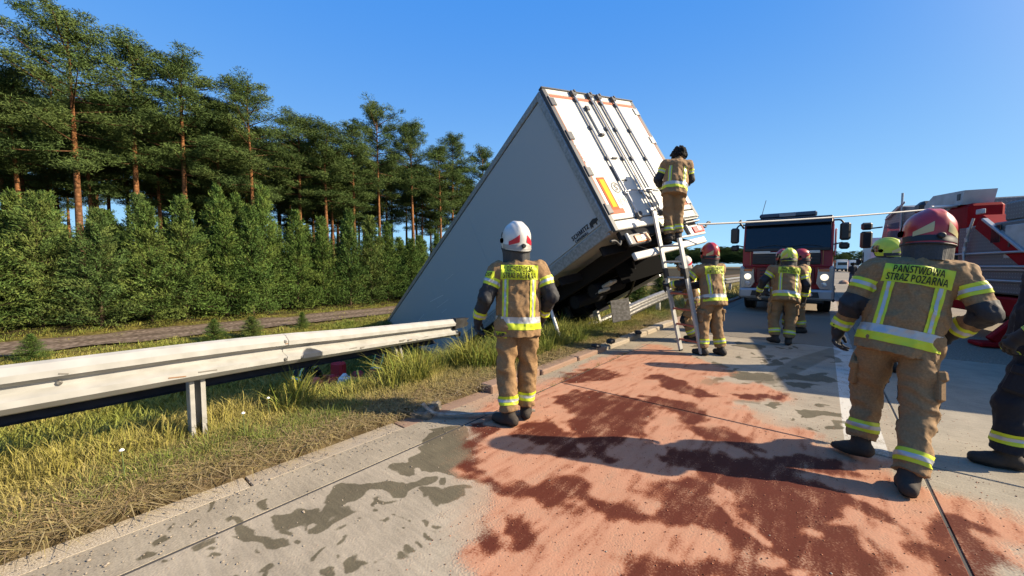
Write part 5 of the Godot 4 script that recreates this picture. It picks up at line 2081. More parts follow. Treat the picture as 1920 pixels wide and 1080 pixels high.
# a firefighter (or bystander): body, jacket, trousers, boots, gloves, helmet
func person(label: String, at: Vector3, yaw: float, J: Dictionary, o := {}) -> Node3D:
	var root := thing("person", label, "person", Transform3D(Basis(Vector3.UP, deg_to_rad(yaw)), at), o.get("group", "firefighters at the crash"))
	var cell: float = o.get("cell", 0.014)
	var cloth: Material = o.get("cloth", M["tan_cloth"])
	var legs: Material = o.get("legs", cloth)
	var kit: bool = o.get("kit", true)
	var sd: float = o.get("seed", 1.0) * 7.3
	var up: Vector3 = (J.chest - J.pel).normalized()
	var right: Vector3 = (J.sr - J.sl).normalized()
	right = (right - up * right.dot(up)).normalized()
	var back := right.cross(up).normalized()
	var look: Vector3 = J.look.normalized()
	var hb := Basis.looking_at(look, J.top)
	# body
	var bc := maxf(cell, 0.017)
	var q := span([J.pel, J.chest, J.head, J.sl, J.sr, J.el, J.er, J.wl, J.wr, J.kl, J.kr, J.al, J.ar], 0.2)
	var f := Field.new(q[0], q[1], bc)
	f.cone(J.pel, J.chest, 0.09, 0.10, 0.04, 0, right, 1.4)
	f.cone(J.chest, J.neck, 0.08, 0.056, 0.04, 0)
	f.cone(J.neck, J.head + hb * Vector3(0, -0.02, 0.01), 0.056, 0.062, 0.03, 0)
	f.cone(J.head + hb * Vector3(0, 0.045, 0.02), J.head + hb * Vector3(0, -0.01, -0.015), 0.095, 0.085, 0.03, 0)
	f.cone(J.head + hb * Vector3(0, -0.045, -0.05), J.head + hb * Vector3(0, -0.085, -0.068), 0.05, 0.034, 0.03, 0)
	f.cone(J.head + hb * Vector3(0, 0.0, -0.1), J.head + hb * Vector3(0, -0.03, -0.122), 0.013, 0.018, 0.012, 0)
	for e in [-1.0, 1.0]:
		f.cone(J.head + hb * Vector3(e * 0.084, 0.015, 0.015), J.head + hb * Vector3(e * 0.086, -0.035, 0.01), 0.016, 0.012, 0.01, 0)
	f.cone(J.sl, J.sr, 0.05, 0.05, 0.04, 0)
	for e in ["l", "r"]:
		f.cone(J["s" + e], J["e" + e], 0.05, 0.04, 0.02, 0)
		f.cone(J["e" + e], J["w" + e], 0.04, 0.03, 0.02, 0)
		f.cone(J["h" + e], J["k" + e], 0.075, 0.055, 0.02, 0)
		f.cone(J["k" + e], J["a" + e], 0.055, 0.038, 0.02, 0)
	obj("body", f.skin().mesh(), M["skin"], root)
	for e in [-1.0, 1.0]:
		var eye := SphereMesh.new()
		eye.radius = 0.011
		eye.height = 0.022
		eye.radial_segments = 10
		eye.rings = 5
		obj("eye", eye, M["rubber"], root).position = J.head + hb * Vector3(e * 0.033, 0.012, -0.096)
	var mouth := MB.new()
	mouth.tube([J.head + hb * Vector3(-0.025, -0.062, -0.097), J.head + hb * Vector3(0, -0.06, -0.104), J.head + hb * Vector3(0.025, -0.062, -0.097)], 0.005, 5)
	obj("mouth", mouth, M["lips"], root)
	# trousers
	q = span([J.pel, J.hl, J.hr, J.kl, J.kr, J.al, J.ar], 0.22)
	f = Field.new(q[0], q[1], cell)
	var fat: float = o.get("fat", 1.0)
	f.cone(J.hl + up * 0.02, J.hr + up * 0.02, 0.118 * fat, 0.118 * fat, 0.03, 0)
	f.cone(J.pel, J.pel + up * 0.12, 0.13 * fat, 0.125 * fat, 0.03, 0, right, 1.3, 2)
	for e in ["l", "r"]:
		var tg := 1 if e == "l" else 2
		var kn: Vector3 = J["k" + e]
		var an: Vector3 = J["a" + e]
		f.cone(J["h" + e], kn, 0.115 * fat, 0.092 * fat, 0.03, tg)
		f.cone(kn, an + (kn - an).normalized() * o.get("cuff", 0.045), 0.092 * fat, 0.088 * fat, 0.03, tg, Vector3.ZERO, 1.0, 2)
	var ts := f.skin()
	var fa: float = o.get("folds", 1.0)
	if fa > 0:
		ts.push(crease, 0.017 * fa, Vector3(2.8, 4.0, 2.8), Vector3(sd, sd, 0))
		ts.push(crease, 0.0045 * fa, Vector3(9, 11, 9), Vector3(0, sd, sd))
	var tr := obj("trousers", ts.mesh(), legs, root)
	# jacket
	q = span([J.pel - up * 0.16, J.chest, J.neck, J.sl, J.sr, J.el, J.er, J.wl, J.wr], 0.24)
	f = Field.new(q[0], q[1], cell)
	var hem: Vector3 = J.pel - up * o.get("hem", 0.145)
	f.cone(hem, J.pel + up * 0.15, 0.166 * fat, 0.147 * fat, 0.02, 0, right, 1.34, 1)
	f.cone(J.pel + up * 0.13, J.chest + up * 0.02, 0.147 * fat, 0.148, 0.05, 0, right, 1.36)
	f.cone(J.sl + right * 0.03 - up * 0.01, J.sr - right * 0.03 - up * 0.01, 0.088, 0.088, 0.07, 0)
	f.cone(J.chest + up * 0.05, J.neck + up * 0.01, 0.13, 0.075, 0.05, 0)
	f.cone(J.neck - up * 0.05, J.neck + (J.head - J.neck) * 0.4, 0.088, 0.082, 0.02, 0, Vector3.ZERO, 1.0, 2)
	for e in ["l", "r"]:
		var tg := 1 if e == "l" else 2
		var wr: Vector3 = J["w" + e] + (J["e" + e] - J["w" + e]).normalized() * 0.015
		f.cone(J["s" + e], J["e" + e], 0.082, 0.07, 0.03, tg)
		f.cone(J["e" + e], wr, 0.069, 0.06, 0.02, tg + 2, Vector3.ZERO, 1.0, 2)
	var js := f.skin()
	if fa > 0:
		js.push(crease, 0.016 * fa, Vector3(4.8, 2.6, 4.8), Vector3(0, sd, sd))
		js.push(crease, 0.006 * fa, Vector3(12, 9, 12), Vector3(sd, 0, sd))
	var jk := obj("jacket", js.mesh(), cloth, root)
	# boots and gloves
	for e in ["l", "r"]:
		var an: Vector3 = J["a" + e]
		var fd: Vector3 = J["f" + e].normalized()
		var shin: Vector3 = (J["k" + e] - an).normalized()
		f = Field.new(an - Vector3.ONE * 0.32, an + Vector3.ONE * 0.32, maxf(0.012, cell * 0.9))
		f.cone(an + shin * 0.17, an, 0.066, 0.056, 0.02, 0)
		f.cone(an - fd * 0.045 - shin * 0.035, an + fd * 0.08 - shin * 0.04, 0.050, 0.05, 0.03, 0)
		f.cone(an + fd * 0.07 - shin * 0.042, an + fd * 0.155 - shin * 0.045, 0.05, 0.042, 0.03, 0, shin.cross(fd).normalized(), 1.12)
		if o.get("flat", true):
			f.floor_at(maxf(an.y - 0.09, 0.0))
		var bs := f.skin()
		var bo := obj("boot", bs.mesh(), M["boot"], root)
		var low := INF
		for p in bs.v:
			low = minf(low, p.y)
		obj("sole", bs.cut([Plane(Vector3.UP, low + 0.028)], 0.004), M["rubber"], bo)
		var dir = J["d" + e]
		if dir == null:
			dir = J["w" + e] - J["e" + e] + Vector3(0, -0.05, 0)
		glove(root, J["w" + e], dir, J["t" + e], J.curl, 0.0065 if cell < 0.016 else 0.011, M["glove"] if kit else M["skin"], "glove" if kit else "hand")
	if not kit:
		return root
	# reflective trim
	var w: float = hem.dot(up)
	var small: bool = cell > 0.019
	var torso := [0]
	var belt: float = o.get("belt", 0.075)
	var zero := Vector3.ZERO
	if o.get("dark", false):
		stripe(jk, js, up, zero, w + belt, w + belt + 0.09, torso)
	else:
		obj("yellow_belt_band", js.cut(slice_between(up, zero, w + belt, w + belt + 0.058), 0.004, torso), M["hi_vis"], jk)
		obj("silver_belt_band", js.cut(slice_between(up, zero, w + belt + 0.0581, w + belt + 0.115), 0.004, torso), M["silver_tape"], jk)
	var c: Vector3 = J.chest + up * o.get("panel_up", 0.055)
	for e in [-1.0, 1.0]:
		var axis: Vector3 = right * e
		stripe(jk, js, axis, c, 0.098, 0.15, torso, 0.0045, true, slice_between(up, zero, w + belt + 0.116, c.dot(up) - 0.066), back)
	for e in ["l", "r"]:
		var tg := 1 if e == "l" else 2
		var S: Vector3 = J["s" + e]
		var E: Vector3 = J["e" + e]
		var W: Vector3 = J["w" + e]
		var ua := (E - S).normalized()
		var fo := (W - E).normalized()
		var ul := S.distance_to(E)
		var fl := E.distance_to(W)
		stripe(jk, js, ua, S, ul * 0.32, ul * 0.32 + 0.078, [tg])
		stripe(jk, js, fo, E, fl - 0.105, fl - 0.03, [tg + 2])
		if not o.get("dark", false):
			obj("elbow_patch", js.cut(slice_between(ua, S, ul * (0.78 if o.has("short_patch") else 0.32) + 0.08 * (0.0 if o.has("short_patch") else 1.0), ul + 0.2), 0.003, [tg], (back - fo * 0.4).normalized(), -0.45), M["patch"], jk)
			obj("elbow_patch", js.cut(slice_between(fo, E, -0.1, fl - 0.107 if not o.has("short_patch") else fl * 0.4), 0.003, [tg + 2], (back - ua * 0.2).normalized(), -0.6), M["patch"], jk)
		var K: Vector3 = J["k" + e]
		var A: Vector3 = J["a" + e]
		var sh := (A - K).normalized()
		var sl := K.distance_to(A)
		stripe(tr, ts, sh, K, sl - 0.19, sl - 0.11, [tg])
		if not o.get("dark", false):
			var fwd: Vector3 = -back
			obj("knee_patch", ts.cut(slice_between(sh, K, -0.14, 0.13), 0.004, [tg], fwd, 0.15), M["patch"], tr)
		if o.get("pockets", true):
			var th := (K - (J["h" + e] as Vector3)).normalized()
			var side: Vector3 = right * (-1.0 if e == "l" else 1.0)
			side = (side - th * side.dot(th)).normalized()
			var pc: Vector3 = (J["h" + e] as Vector3).lerp(K, 0.62) + side * 0.086 * fat
			var pb := MB.new()
			pb.box(Transform3D(Basis(side, -th, side.cross(-th)), pc), Vector3(0.055, 0.2, 0.17), 0.022)
			var pk := obj("pocket", pb, legs, tr)
			var fb := MB.new()
			fb.box(Transform3D(Basis(side, -th, side.cross(-th)) * Basis(Vector3.BACK, 0.12), pc + side * 0.012 - th * 0.075), Vector3(0.052, 0.07, 0.178), 0.012)
			obj("pocket_flap", fb, legs, pk)
	# back panel and its lettering
	var lines: Array = o.get("lines", [])
	if o.get("panel", true) and not o.get("dark", false):
		var pl := obj("back_panel", js.cut([Plane(right, c.dot(right) + 0.17), Plane(-right, -c.dot(right) + 0.17), Plane(up, c.dot(up) + 0.065), Plane(-up, -c.dot(up) + 0.065)], 0.005, torso, back, 0.12), M["hi_vis"], jk)
		if lines:
			lettering(pl, lines[0], 0.05, c + up * 0.03, right, up, back, js, M["print"], "lettering", o.get("lw", [0.25, 0.3])[0])
			lettering(pl, lines[1], 0.05, c - up * 0.03, right, up, back, js, M["print"], "lettering", o.get("lw", [0.25, 0.3])[1])
	if o.get("badge", "") != "":
		var fw := -back
		var sd2: Vector3 = (-right * 0.55 + back * 0.85).normalized()
		var rt2 := up.cross(sd2).normalized()
		var bcx: Vector3 = (J.hl as Vector3).lerp(J.kl, 0.17)
		var bd := obj("badge", ts.cut([Plane(rt2, bcx.dot(rt2) + 0.052), Plane(-rt2, -bcx.dot(rt2) + 0.052), Plane(up, bcx.dot(up) + 0.03), Plane(-up, -bcx.dot(up) + 0.03)], 0.005, [0, 1], sd2, 0.3), M["hi_vis"], tr)
		lettering(bd, o.badge, 0.038, bcx, rt2, up, sd2, ts, M["print"], "lettering", 0.08)
		var sc: Vector3 = (J.sl as Vector3).lerp(J.el, 0.16)
		var bd2 := obj("badge", js.cut([Plane(rt2, sc.dot(rt2) + 0.045), Plane(-rt2, -sc.dot(rt2) + 0.045), Plane(up, sc.dot(up) + 0.028), Plane(-up, -sc.dot(up) + 0.028)], 0.005, [0, 1], sd2, 0.3), M["hi_vis"], jk)
		lettering(bd2, o.badge, 0.034, sc, rt2, up, sd2, js, M["print"], "lettering", 0.07)
	if o.has("paint"):
		helmet(root, Transform3D(hb, J.head + hb * Vector3(0, 0.022, 0.0)), o.paint, o.get("white", false), small)
	return root

func hair(root: Node, J: Dictionary, mt: Material) -> void:
	var hb := Basis.looking_at(J.look, J.top)
	var s := Pelt.new()
	var f := noise(55, 30.0, 2)
	for j in 15:
		for i in 24:
			var el := lerpf(-0.9, PI / 2, j / 14.0)
			var az := TAU * i / 24.0
			var p := Vector3(sin(az) * cos(el) * 0.13, sin(el) * 0.135, -cos(az) * cos(el) * 0.138)
			if cos(az) > 0.4:
				p.y = maxf(p.y, 0.05)
			p *= 1.0 + 0.5 * f.get_noise_3dv(p)
			s.v.append(J.head + hb * (p + Vector3(0, 0.035, 0.02)))
			s.g.append(0)
	for j in 14:
		for i in 24:
			var i2 := (i + 1) % 24
			s.t.append_array([j * 24 + i, (j + 1) * 24 + i2, j * 24 + i2, j * 24 + i, (j + 1) * 24 + i, (j + 1) * 24 + i2])
	s.smooth()
	if s.n[7 * 24].dot(s.v[7 * 24] - J.head) < 0:
		for i in range(0, s.t.size(), 3):
			var q := s.t[i + 1]
			s.t[i + 1] = s.t[i + 2]
			s.t[i + 2] = q
		s.smooth()
	obj("hair", s.mesh(), mt, root)

func V(x: float, y: float, z: float) -> Vector3:
	return Vector3(x, y, z)

func paints() -> void:
	mat("tan_cloth", 0.40, 0.235, 0.10, 0.85, 0, "cloth", 7.0, 0.06)
	mat("dark_cloth", 0.010, 0.012, 0.022, 0.9, 0, "cloth", 9.0, 0.25)
	mat("hi_vis", 0.56, 0.64, 0.02, 0.55)
	mat("silver_tape", 0.44, 0.45, 0.45, 0.35, 0.25)
	mat("patch", 0.022, 0.023, 0.028, 0.75, 0, "cloth", 10.0, 0.2)
	mat("skin", 0.48, 0.27, 0.18, 0.6)
	mat("lips", 0.34, 0.14, 0.11, 0.6)
	mat("rubber", 0.012, 0.012, 0.012, 0.6)
	mat("boot", 0.04, 0.029, 0.02, 0.85, 0, "grain", 3.0)
	mat("glove", 0.014, 0.014, 0.016, 0.75)
	mat("curtain", 0.06, 0.062, 0.066, 0.7, 0, "cloth", 8.0, 0.2)
	mat("helmet_grey", 0.30, 0.28, 0.25, 0.4)
	mat("sticker_red", 0.5, 0.012, 0.03, 0.4)
	mat("reflect_pale", 0.5, 0.42, 0.2, 0.35)
	mat("print", 0.05, 0.055, 0.02, 0.7)
	mat("hair", 0.004, 0.003, 0.003, 1.0)
	mat("jeans", 0.03, 0.05, 0.10, 0.9)
	var vz := mat("visor", 0.02, 0.018, 0.015, 0.12)
	vz.metallic_specular = 0.7
	for k in [["helmet_red", 0.44, 0.010, 0.014], ["helmet_yellow", 0.54, 0.64, 0.02], ["helmet_white", 0.66, 0.65, 0.61]]:
		var hm := mat(k[0], k[1], k[2], k[3], 0.38, 0, "soft", 3.0)
		hm.clearcoat_enabled = true
		hm.clearcoat = 0.3
		hm.clearcoat_roughness = 0.15

func build_people() -> void:
	# the firefighter on the left, watching the lorry
	person("firefighter in a white helmet standing on the kerb, seen from behind", V(-2.20, 0.0, -2.76), 44, pose({
		"pel": V(0.0, 0.975, -0.02), "chest": V(0.01, 1.37, -0.03), "neck": V(0.0, 1.56, -0.05), "head": V(-0.01, 1.70, -0.075),
		"sl": V(-0.2, 1.45, -0.04), "sr": V(0.215, 1.46, -0.03), "el": V(-0.305, 1.19, 0.03), "er": V(0.31, 1.2, 0.02),
		"wl": V(-0.37, 0.985, -0.08), "wr": V(0.26, 1.0, -0.15), "hl": V(-0.1, 0.93, 0), "hr": V(0.1, 0.93, -0.03),
		"kl": V(-0.105, 0.5, -0.01), "kr": V(0.10, 0.5, -0.09), "al": V(-0.085, 0.09, 0.06), "ar": V(0.09, 0.09, -0.1),
		"fl": V(-0.75, 0, -0.6), "fr": V(0.15, 0, -1), "look": V(-0.35, 0.12, -1), "dl": V(-0.15, -1, 0.05)}),
		{"cell": 0.0125, "paint": M["helmet_white"], "white": true, "lines": ["OCHOTNICZA", "STRAŻ POŻARNA"], "lw": [0.235, 0.3], "badge": "OSP", "seed": 1, "pockets": false})
	# the big one on the right, walking away
	person("firefighter in a red helmet and tan suit with arms spread, close on the right", V(0.40, 0.0, -3.75), 3, pose({
		"pel": V(0.035, 0.985, -0.08), "chest": V(0.11, 1.375, -0.15), "neck": V(0.15, 1.55, -0.2), "head": V(0.18, 1.685, -0.25),
		"sl": V(-0.1, 1.46, -0.18), "sr": V(0.325, 1.435, -0.13), "el": V(-0.215, 1.2, -0.13), "er": V(0.42, 1.18, -0.05),
		"wl": V(-0.285, 0.98, -0.2), "wr": V(0.33, 1.03, -0.22), "hl": V(-0.07, 0.94, -0.08), "hr": V(0.135, 0.94, -0.06),
		"kl": V(-0.1, 0.52, -0.22), "kr": V(0.13, 0.5, 0.05), "al": V(-0.13, 0.12, -0.14), "ar": V(0.06, 0.09, 0.27),
		"fl": V(-0.75, -0.25, -0.6), "fr": V(0.1, 0, -1), "look": V(-0.2, -0.12, -1), "top": V(0.1, 1, 0), "dl": V(-0.1, -1, -0.05)}),
		{"cell": 0.0115, "paint": M["helmet_red"], "lines": ["PAŃSTWOWA", "STRAŻ POŻARNA"], "lw": [0.25, 0.3], "seed": 2, "fat": 1.02, "panel_up": 0.02, "short_patch": true})
	# the dark one cut by the frame
	person("firefighter in black jacket and trousers with pale bands, at the right edge", V(1.23, 0.0, -4.5), 80, pose({"chest": V(0, 1.37, 0.04), "neck": V(0, 1.55, 0.07), "head": V(0, 1.69, 0.08), "sl": V(-0.2, 1.46, 0.06), "sr": V(0.2, 1.46, 0.06), 
		"al": V(-0.13, 0.09, -0.12), "ar": V(0.14, 0.09, 0.14), "kl": V(-0.13, 0.5, -0.12), "kr": V(0.13, 0.5, 0.03), "fl": V(-0.25, 0, -1), "fr": V(0.3, 0, -1),
		"el": V(-0.3, 1.2, 0.12), "er": V(0.3, 1.2, 0.15), "wl": V(-0.27, 1.0, -0.1), "look": V(0.3, 0, -1)}),
		{"cell": 0.014, "cloth": M["dark_cloth"], "dark": true, "paint": M["helmet_red"], "seed": 3, "belt": 0.02})
	# on the ladder
	var dj := pose({
		"pel": V(0.0, 0.95, 0.02), "chest": V(0.05, 1.33, -0.1), "neck": V(0.085, 1.48, -0.17), "head": V(0.11, 1.585, -0.25),
		"sl": V(-0.15, 1.42, -0.1), "sr": V(0.25, 1.39, -0.1), "el": V(-0.27, 1.15, -0.12), "er": V(0.3, 1.13, -0.16), "wl": V(-0.17, 1.03, -0.33), "wr": V(0.18, 1.02, -0.36),
		"hl": V(-0.09, 0.9, 0.02), "hr": V(0.09, 0.9, 0.02), "kl": V(-0.09, 0.5, -0.04), "kr": V(0.08, 0.52, -0.06), "al": V(-0.07, 0.09, 0.0), "ar": V(0.09, 0.12, -0.02), "look": V(0.1, -0.5, -1)})
	var dn := person("bareheaded firefighter with dark curly hair standing at the top of the ladder", V(-2.13, 1.93, -7.2), 28, dj, {"cell": 0.017, "seed": 4, "panel": false, "pockets": false, "belt": 0.1})
	hair(dn, dj, M["hair"])
	# holding the ladder
	person("firefighter in a red helmet holding the foot of the ladder with both hands", V(-1.42, 0.0, -6.98), 66, pose({
		"pel": V(0.0, 0.97, 0.02), "chest": V(0.02, 1.35, -0.05), "neck": V(0.03, 1.53, -0.09), "head": V(0.05, 1.68, -0.1), "sl": V(-0.17, 1.44, -0.13), "sr": V(0.2, 1.45, 0.0),
		"el": V(-0.33, 1.2, -0.3), "er": V(0.17, 1.18, -0.2), "wl": V(-0.40, 1.16, -0.53), "wr": V(-0.20, 1.13, -0.40), "dl": V(-0.3, 0.0, -1), "dr": V(-0.9, 0.1, -0.4),
		"al": V(-0.14, 0.09, -0.04), "ar": V(0.13, 0.09, 0.1), "kl": V(-0.125, 0.5, -0.07), "kr": V(0.115, 0.5, 0.0), "fl": V(-0.1, 0, -1), "fr": V(0.3, 0, -1), "look": V(0.45, 0.1, -1), "curl": 0.9}),
		{"cell": 0.016, "paint": M["helmet_red"], "lines": ["PAŃSTWOWA", "STRAŻ POŻARNA"], "seed": 5})
	# the group before the fire engine
	person("firefighter in a bright yellow helmet walking towards the fire engine, seen from behind", V(-0.56, 0.0, -8.82), 12, pose({
		"pel": V(0.02, 0.95, 0.04), "chest": V(0.05, 1.32, -0.09), "neck": V(0.07, 1.5, -0.17), "head": V(0.08, 1.635, -0.22), "sl": V(-0.16, 1.42, -0.1), "sr": V(0.26, 1.41, -0.12),
		"el": V(-0.34, 1.2, -0.05), "er": V(0.34, 1.14, -0.1), "wl": V(-0.4, 0.98, -0.15), "wr": V(0.33, 0.9, -0.18),
		"kl": V(-0.16, 0.5, -0.02), "kr": V(0.12, 0.5, -0.04), "al": V(-0.13, 0.12, 0.1), "ar": V(0.08, 0.09, 0.05), "fl": V(-0.6, 0, -0.8), "fr": V(0.2, 0, -1), "look": V(0.05, -0.1, -1)}),
		{"cell": 0.018, "paint": M["helmet_yellow"], "lines": ["PAŃSTWOWA", "STRAŻ POŻARNA"], "seed": 6, "fat": 1.03})
	person("firefighter in a red helmet standing right behind the yellow-helmeted one, face turned left", V(-0.37, 0.0, -10.7), 95, pose({"wl": V(-0.2, 1.0, -0.2)}), {"cell": 0.02, "paint": M["helmet_red"], "seed": 7})
	person("firefighter in a red helmet mostly hidden left of the yellow-helmeted one", V(-0.74, 0.0, -10.6), 200, pose({}), {"cell": 0.022, "paint": M["helmet_red"], "seed": 8})
	person("firefighter in a yellow helmet looking left, half hidden by the close red-helmeted one", V(0.70, 0.0, -7.35), 66, pose({"wl": V(-0.25, 1.0, -0.18)}), {"cell": 0.018, "paint": M["helmet_yellow"], "seed": 9})
	person("firefighter in a white helmet beyond the ladder, hidden by the one who holds it", V(-1.99, -0.02, -8.1), 110, pose({"pel": V(0, 0.86, 0), "chest": V(0, 1.22, -0.1), "neck": V(0, 1.4, -0.16), "head": V(0, 1.53, -0.2), "sl": V(-0.2, 1.31, -0.1), "sr": V(0.2, 1.31, -0.1),
		"el": V(-0.3, 1.1, -0.25), "er": V(0.28, 1.1, -0.25), "wl": V(-0.2, 1.08, -0.45), "wr": V(0.18, 1.1, -0.45), "hl": V(-0.1, 0.82, 0), "hr": V(0.1, 0.82, 0), "kl": V(-0.13, 0.46, -0.15), "kr": V(0.13, 0.46, -0.1)}), {"cell": 0.02, "paint": M["helmet_white"], "white": true, "seed": 10})
	# two at work in the ditch
	var crouch := {"pel": V(0, 0.42, 0.1), "chest": V(0, 0.76, -0.1), "neck": V(0, 0.9, -0.2), "head": V(0, 1.0, -0.27), "sl": V(-0.19, 0.82, -0.12), "sr": V(0.19, 0.82, -0.12), "el": V(-0.26, 0.58, -0.25), "er": V(0.26, 0.58, -0.25),
		"wl": V(-0.16, 0.4, -0.42), "wr": V(0.16, 0.4, -0.42), "hl": V(-0.1, 0.4, 0.1), "hr": V(0.1, 0.4, 0.1), "kl": V(-0.17, 0.48, -0.3), "kr": V(0.17, 0.4, -0.28), "al": V(-0.15, 0.1, 0.0), "ar": V(0.15, 0.1, 0.02), "look": V(0, -0.5, -1)}
	person("firefighter in dark clothes with a yellow band, crouching in the ditch by the trailer", V(-9.7, ground(-9.7, -5.85), -5.85), 30, pose(crouch), {"cell": 0.022, "cloth": M["dark_cloth"], "dark": true, "paint": M["helmet_white"], "white": true, "seed": 11, "pockets": false})
	person("firefighter in a red helmet and dark clothes, crouching in the ditch by the red bags", V(-10.3, ground(-10.3, -4.0), -4.0), 15, pose(crouch), {"cell": 0.022, "cloth": M["dark_cloth"], "dark": true, "paint": M["helmet_red"], "seed": 12, "pockets": false})
	var lj := pose({"wl": V(-0.2, 1.05, -0.15), "al": V(-0.2, 0.09, 0), "ar": V(0.16, 0.09, 0)})
	var ln := person("bystander in a black shirt and jeans standing far down the road", V(1.97, 0.0, -45.0), 20, lj, {"cell": 0.03, "cloth": M["dark_cloth"], "legs": M["jeans"], "kit": false, "folds": 0.0, "group": "bystanders"})
	hair(ln, lj, M["hair"])

# ---------------------------------------------------------------- trees and grass
func leaf(m: MB, p: Vector3, d: Vector3, l: float, w: float, r: RandomNumberGenerator) -> void:   # a pointed sprig of needles
	var s := d.cross(Vector3(r.randf_range(-1, 1), r.randf_range(-1, 1), r.randf_range(-1, 1))).normalized() * w
	m.tri(p - s, p + s, p + d * l)

func dirs(r: RandomNumberGenerator) -> Vector3:
	var v := Vector3(r.randfn(), r.randfn(), r.randfn())
	return v.normalized()

func make_pine(seed_: int, h: float, spread: float, bare: float) -> Array:   # [trunk, crown]
	var r := RandomNumberGenerator.new()
	r.seed = seed_
	var tk := MB.new()
	tk.use_c = true
	var pts := []
	var rad := []
	for i in 12:
		var k := i / 11.0
		pts.append(Vector3(sin(k * 3.0 + seed_) * 0.12 * k, h * 0.96 * k - 0.2, cos(k * 2.3 + seed_ * 2.0) * 0.12 * k))
		rad.append(lerpf(0.19, 0.03, pow(k, 0.85)))
	for i in 11:
		var k := i / 11.0
		tk.col = Color(0.15, 0.095, 0.065).lerp(Color(0.40, 0.19, 0.085), smoothstep(0.12, 0.5, k)) * r.randf_range(0.85, 1.12)
		tk.tube([pts[i], pts[i + 1]], [rad[i], rad[i + 1]], 8, false)
	var cr := MB.new()
	cr.use_c = true
	var n := int(20 + h * 1.4)
	for b in n:
		var k := lerpf(bare, 1.0, pow(float(b) / n, 0.85))
		var at: Vector3 = pts[int(k * 10.99)].lerp(pts[mini(int(k * 10.99) + 1, 11)], fmod(k * 10.99, 1.0))
		var kk := (k - bare) / (1.0 - bare)
		var reach := spread * (0.45 + 0.65 * sin(clampf(kk * 0.9 + 0.12, 0, 1) * PI)) * r.randf_range(0.45, 1.1)
		if kk > 0.85:
			reach *= lerpf(1.0, 0.55, (kk - 0.85) / 0.15)
		var az := b * 2.4 + r.randf_range(-0.6, 0.6)
		var slope := lerpf(-0.1, 0.75, kk) + r.randf_range(-0.2, 0.2)
		var d := Vector3(cos(az), slope, sin(az)).normalized()
		var tip := at + d * reach
		tk.col = Color(0.2, 0.11, 0.06)
		tk.tube([at, at + d * reach * 0.6 + Vector3(0, -0.05, 0), tip], [0.035, 0.022, 0.008], 4, false)
		var base := Color(0.062, 0.098, 0.030) * r.randf_range(0.75, 1.25)
		base = base.lerp(Color(0.09, 0.112, 0.03), r.randf() * 0.5)
		var tufts := 3 + int(reach * 2.2)
		for u in tufts:
			var q := lerpf(0.35, 1.05, u / float(tufts - 1))
			var c := at + d * reach * q + Vector3(r.randf_range(-0.35, 0.35), r.randf_range(-0.05, 0.22), r.randf_range(-0.35, 0.35)) * (0.6 + reach * 0.25)
			var sz := r.randf_range(0.34, 0.62)
			for w in 125:
				var dd := dirs(r)
				dd.y = dd.y * 0.6 + 0.3
				var p := c + dirs(r) * Vector3(1, 0.5, 1) * sz * pow(r.randf(), 0.5)
				cr.col = base * r.randf_range(0.8, 1.2)
				leaf(cr, p, dd.normalized(), r.randf_range(0.11, 0.2), 0.017, r)
	return [tk.mesh(), cr.mesh()]

func make_young(seed_: int, h: float, wide: float) -> Array:
	var r := RandomNumberGenerator.new()
	r.seed = seed_
	var tk := MB.new()
	tk.use_c = true
	tk.col = Color(0.12, 0.09, 0.06)
	tk.tube([Vector3(0, -0.1, 0), Vector3(0.03, h * 0.5, 0.02), Vector3(0, h * 0.97, 0)], [0.05, 0.03, 0.008], 6, false)
	var cr := MB.new()
	cr.use_c = true
	var n := int(h * 36)
	var hue: Color = [Color(1, 1, 1), Color(1.15, 1.1, 1.0), Color(0.88, 0.98, 0.8), Color(1.1, 1.15, 0.9), Color(1.12, 1.12, 0.95), Color(0.98, 1.06, 0.9)][seed_ % 6]
	for b in n:
		var k := pow(float(b) / n, 0.9)
		var y := lerpf(0.025, 0.97, k) * h
		var reach := wide * ((1.08 - k) if seed_ % 6 != 1 else 0.9 * pow(1.02 - k, 0.5) * (0.75 + 0.5 * sin(k * 3.0))) * r.randf_range(0.5, 1.15) + 0.10
		if k < 0.12:
			reach *= 0.92
		var az := b * 2.4 + r.randf_range(-0.5, 0.5)
		var d := Vector3(cos(az), lerpf(0.12, 1.1, k) + r.randf_range(-0.1, 0.25), sin(az)).normalized()
		var at := Vector3(0, y, 0)
		tk.tube([at, at + d * reach * 0.9], [0.014, 0.004], 3, false)
		var base := Color(0.062, 0.10, 0.029) * r.randf_range(0.7, 1.25)
		if r.randf() < 0.35:
			base = Color(0.095, 0.128, 0.036) * r.randf_range(0.8, 1.15)
		base *= hue
		var cnt := int(26 + reach * 105)
		for w in cnt:
			var q := pow(r.randf(), 0.75)
			var p := at + d * reach * q + dirs(r) * (0.05 + 0.13 * q * (1.1 - k))
			var dd := (d * 0.7 + dirs(r) * 0.8 + Vector3(0, 0.35, 0)).normalized()
			cr.col = base * r.randf_range(0.8, 1.2)
			leaf(cr, p, dd, r.randf_range(0.06, 0.13), r.randf_range(0.010, 0.019), r)
	return [tk.mesh(), cr.mesh()]

func plant(called: String, label: String, cat: String, grp: String, parts: Array, at: Vector3, turn: float, sc: Vector3, src: Node3D, bark: Material, green: Material) -> Node3D:
	var x := Transform3D(Basis(Vector3.UP, turn).scaled(sc), at)
	if src:
		return dup(src, called, x, label)
	var t := thing(called, label, cat, x, grp)
	obj("trunk", parts[0], bark, t)
	obj("crown", parts[1], green, t)
	return t

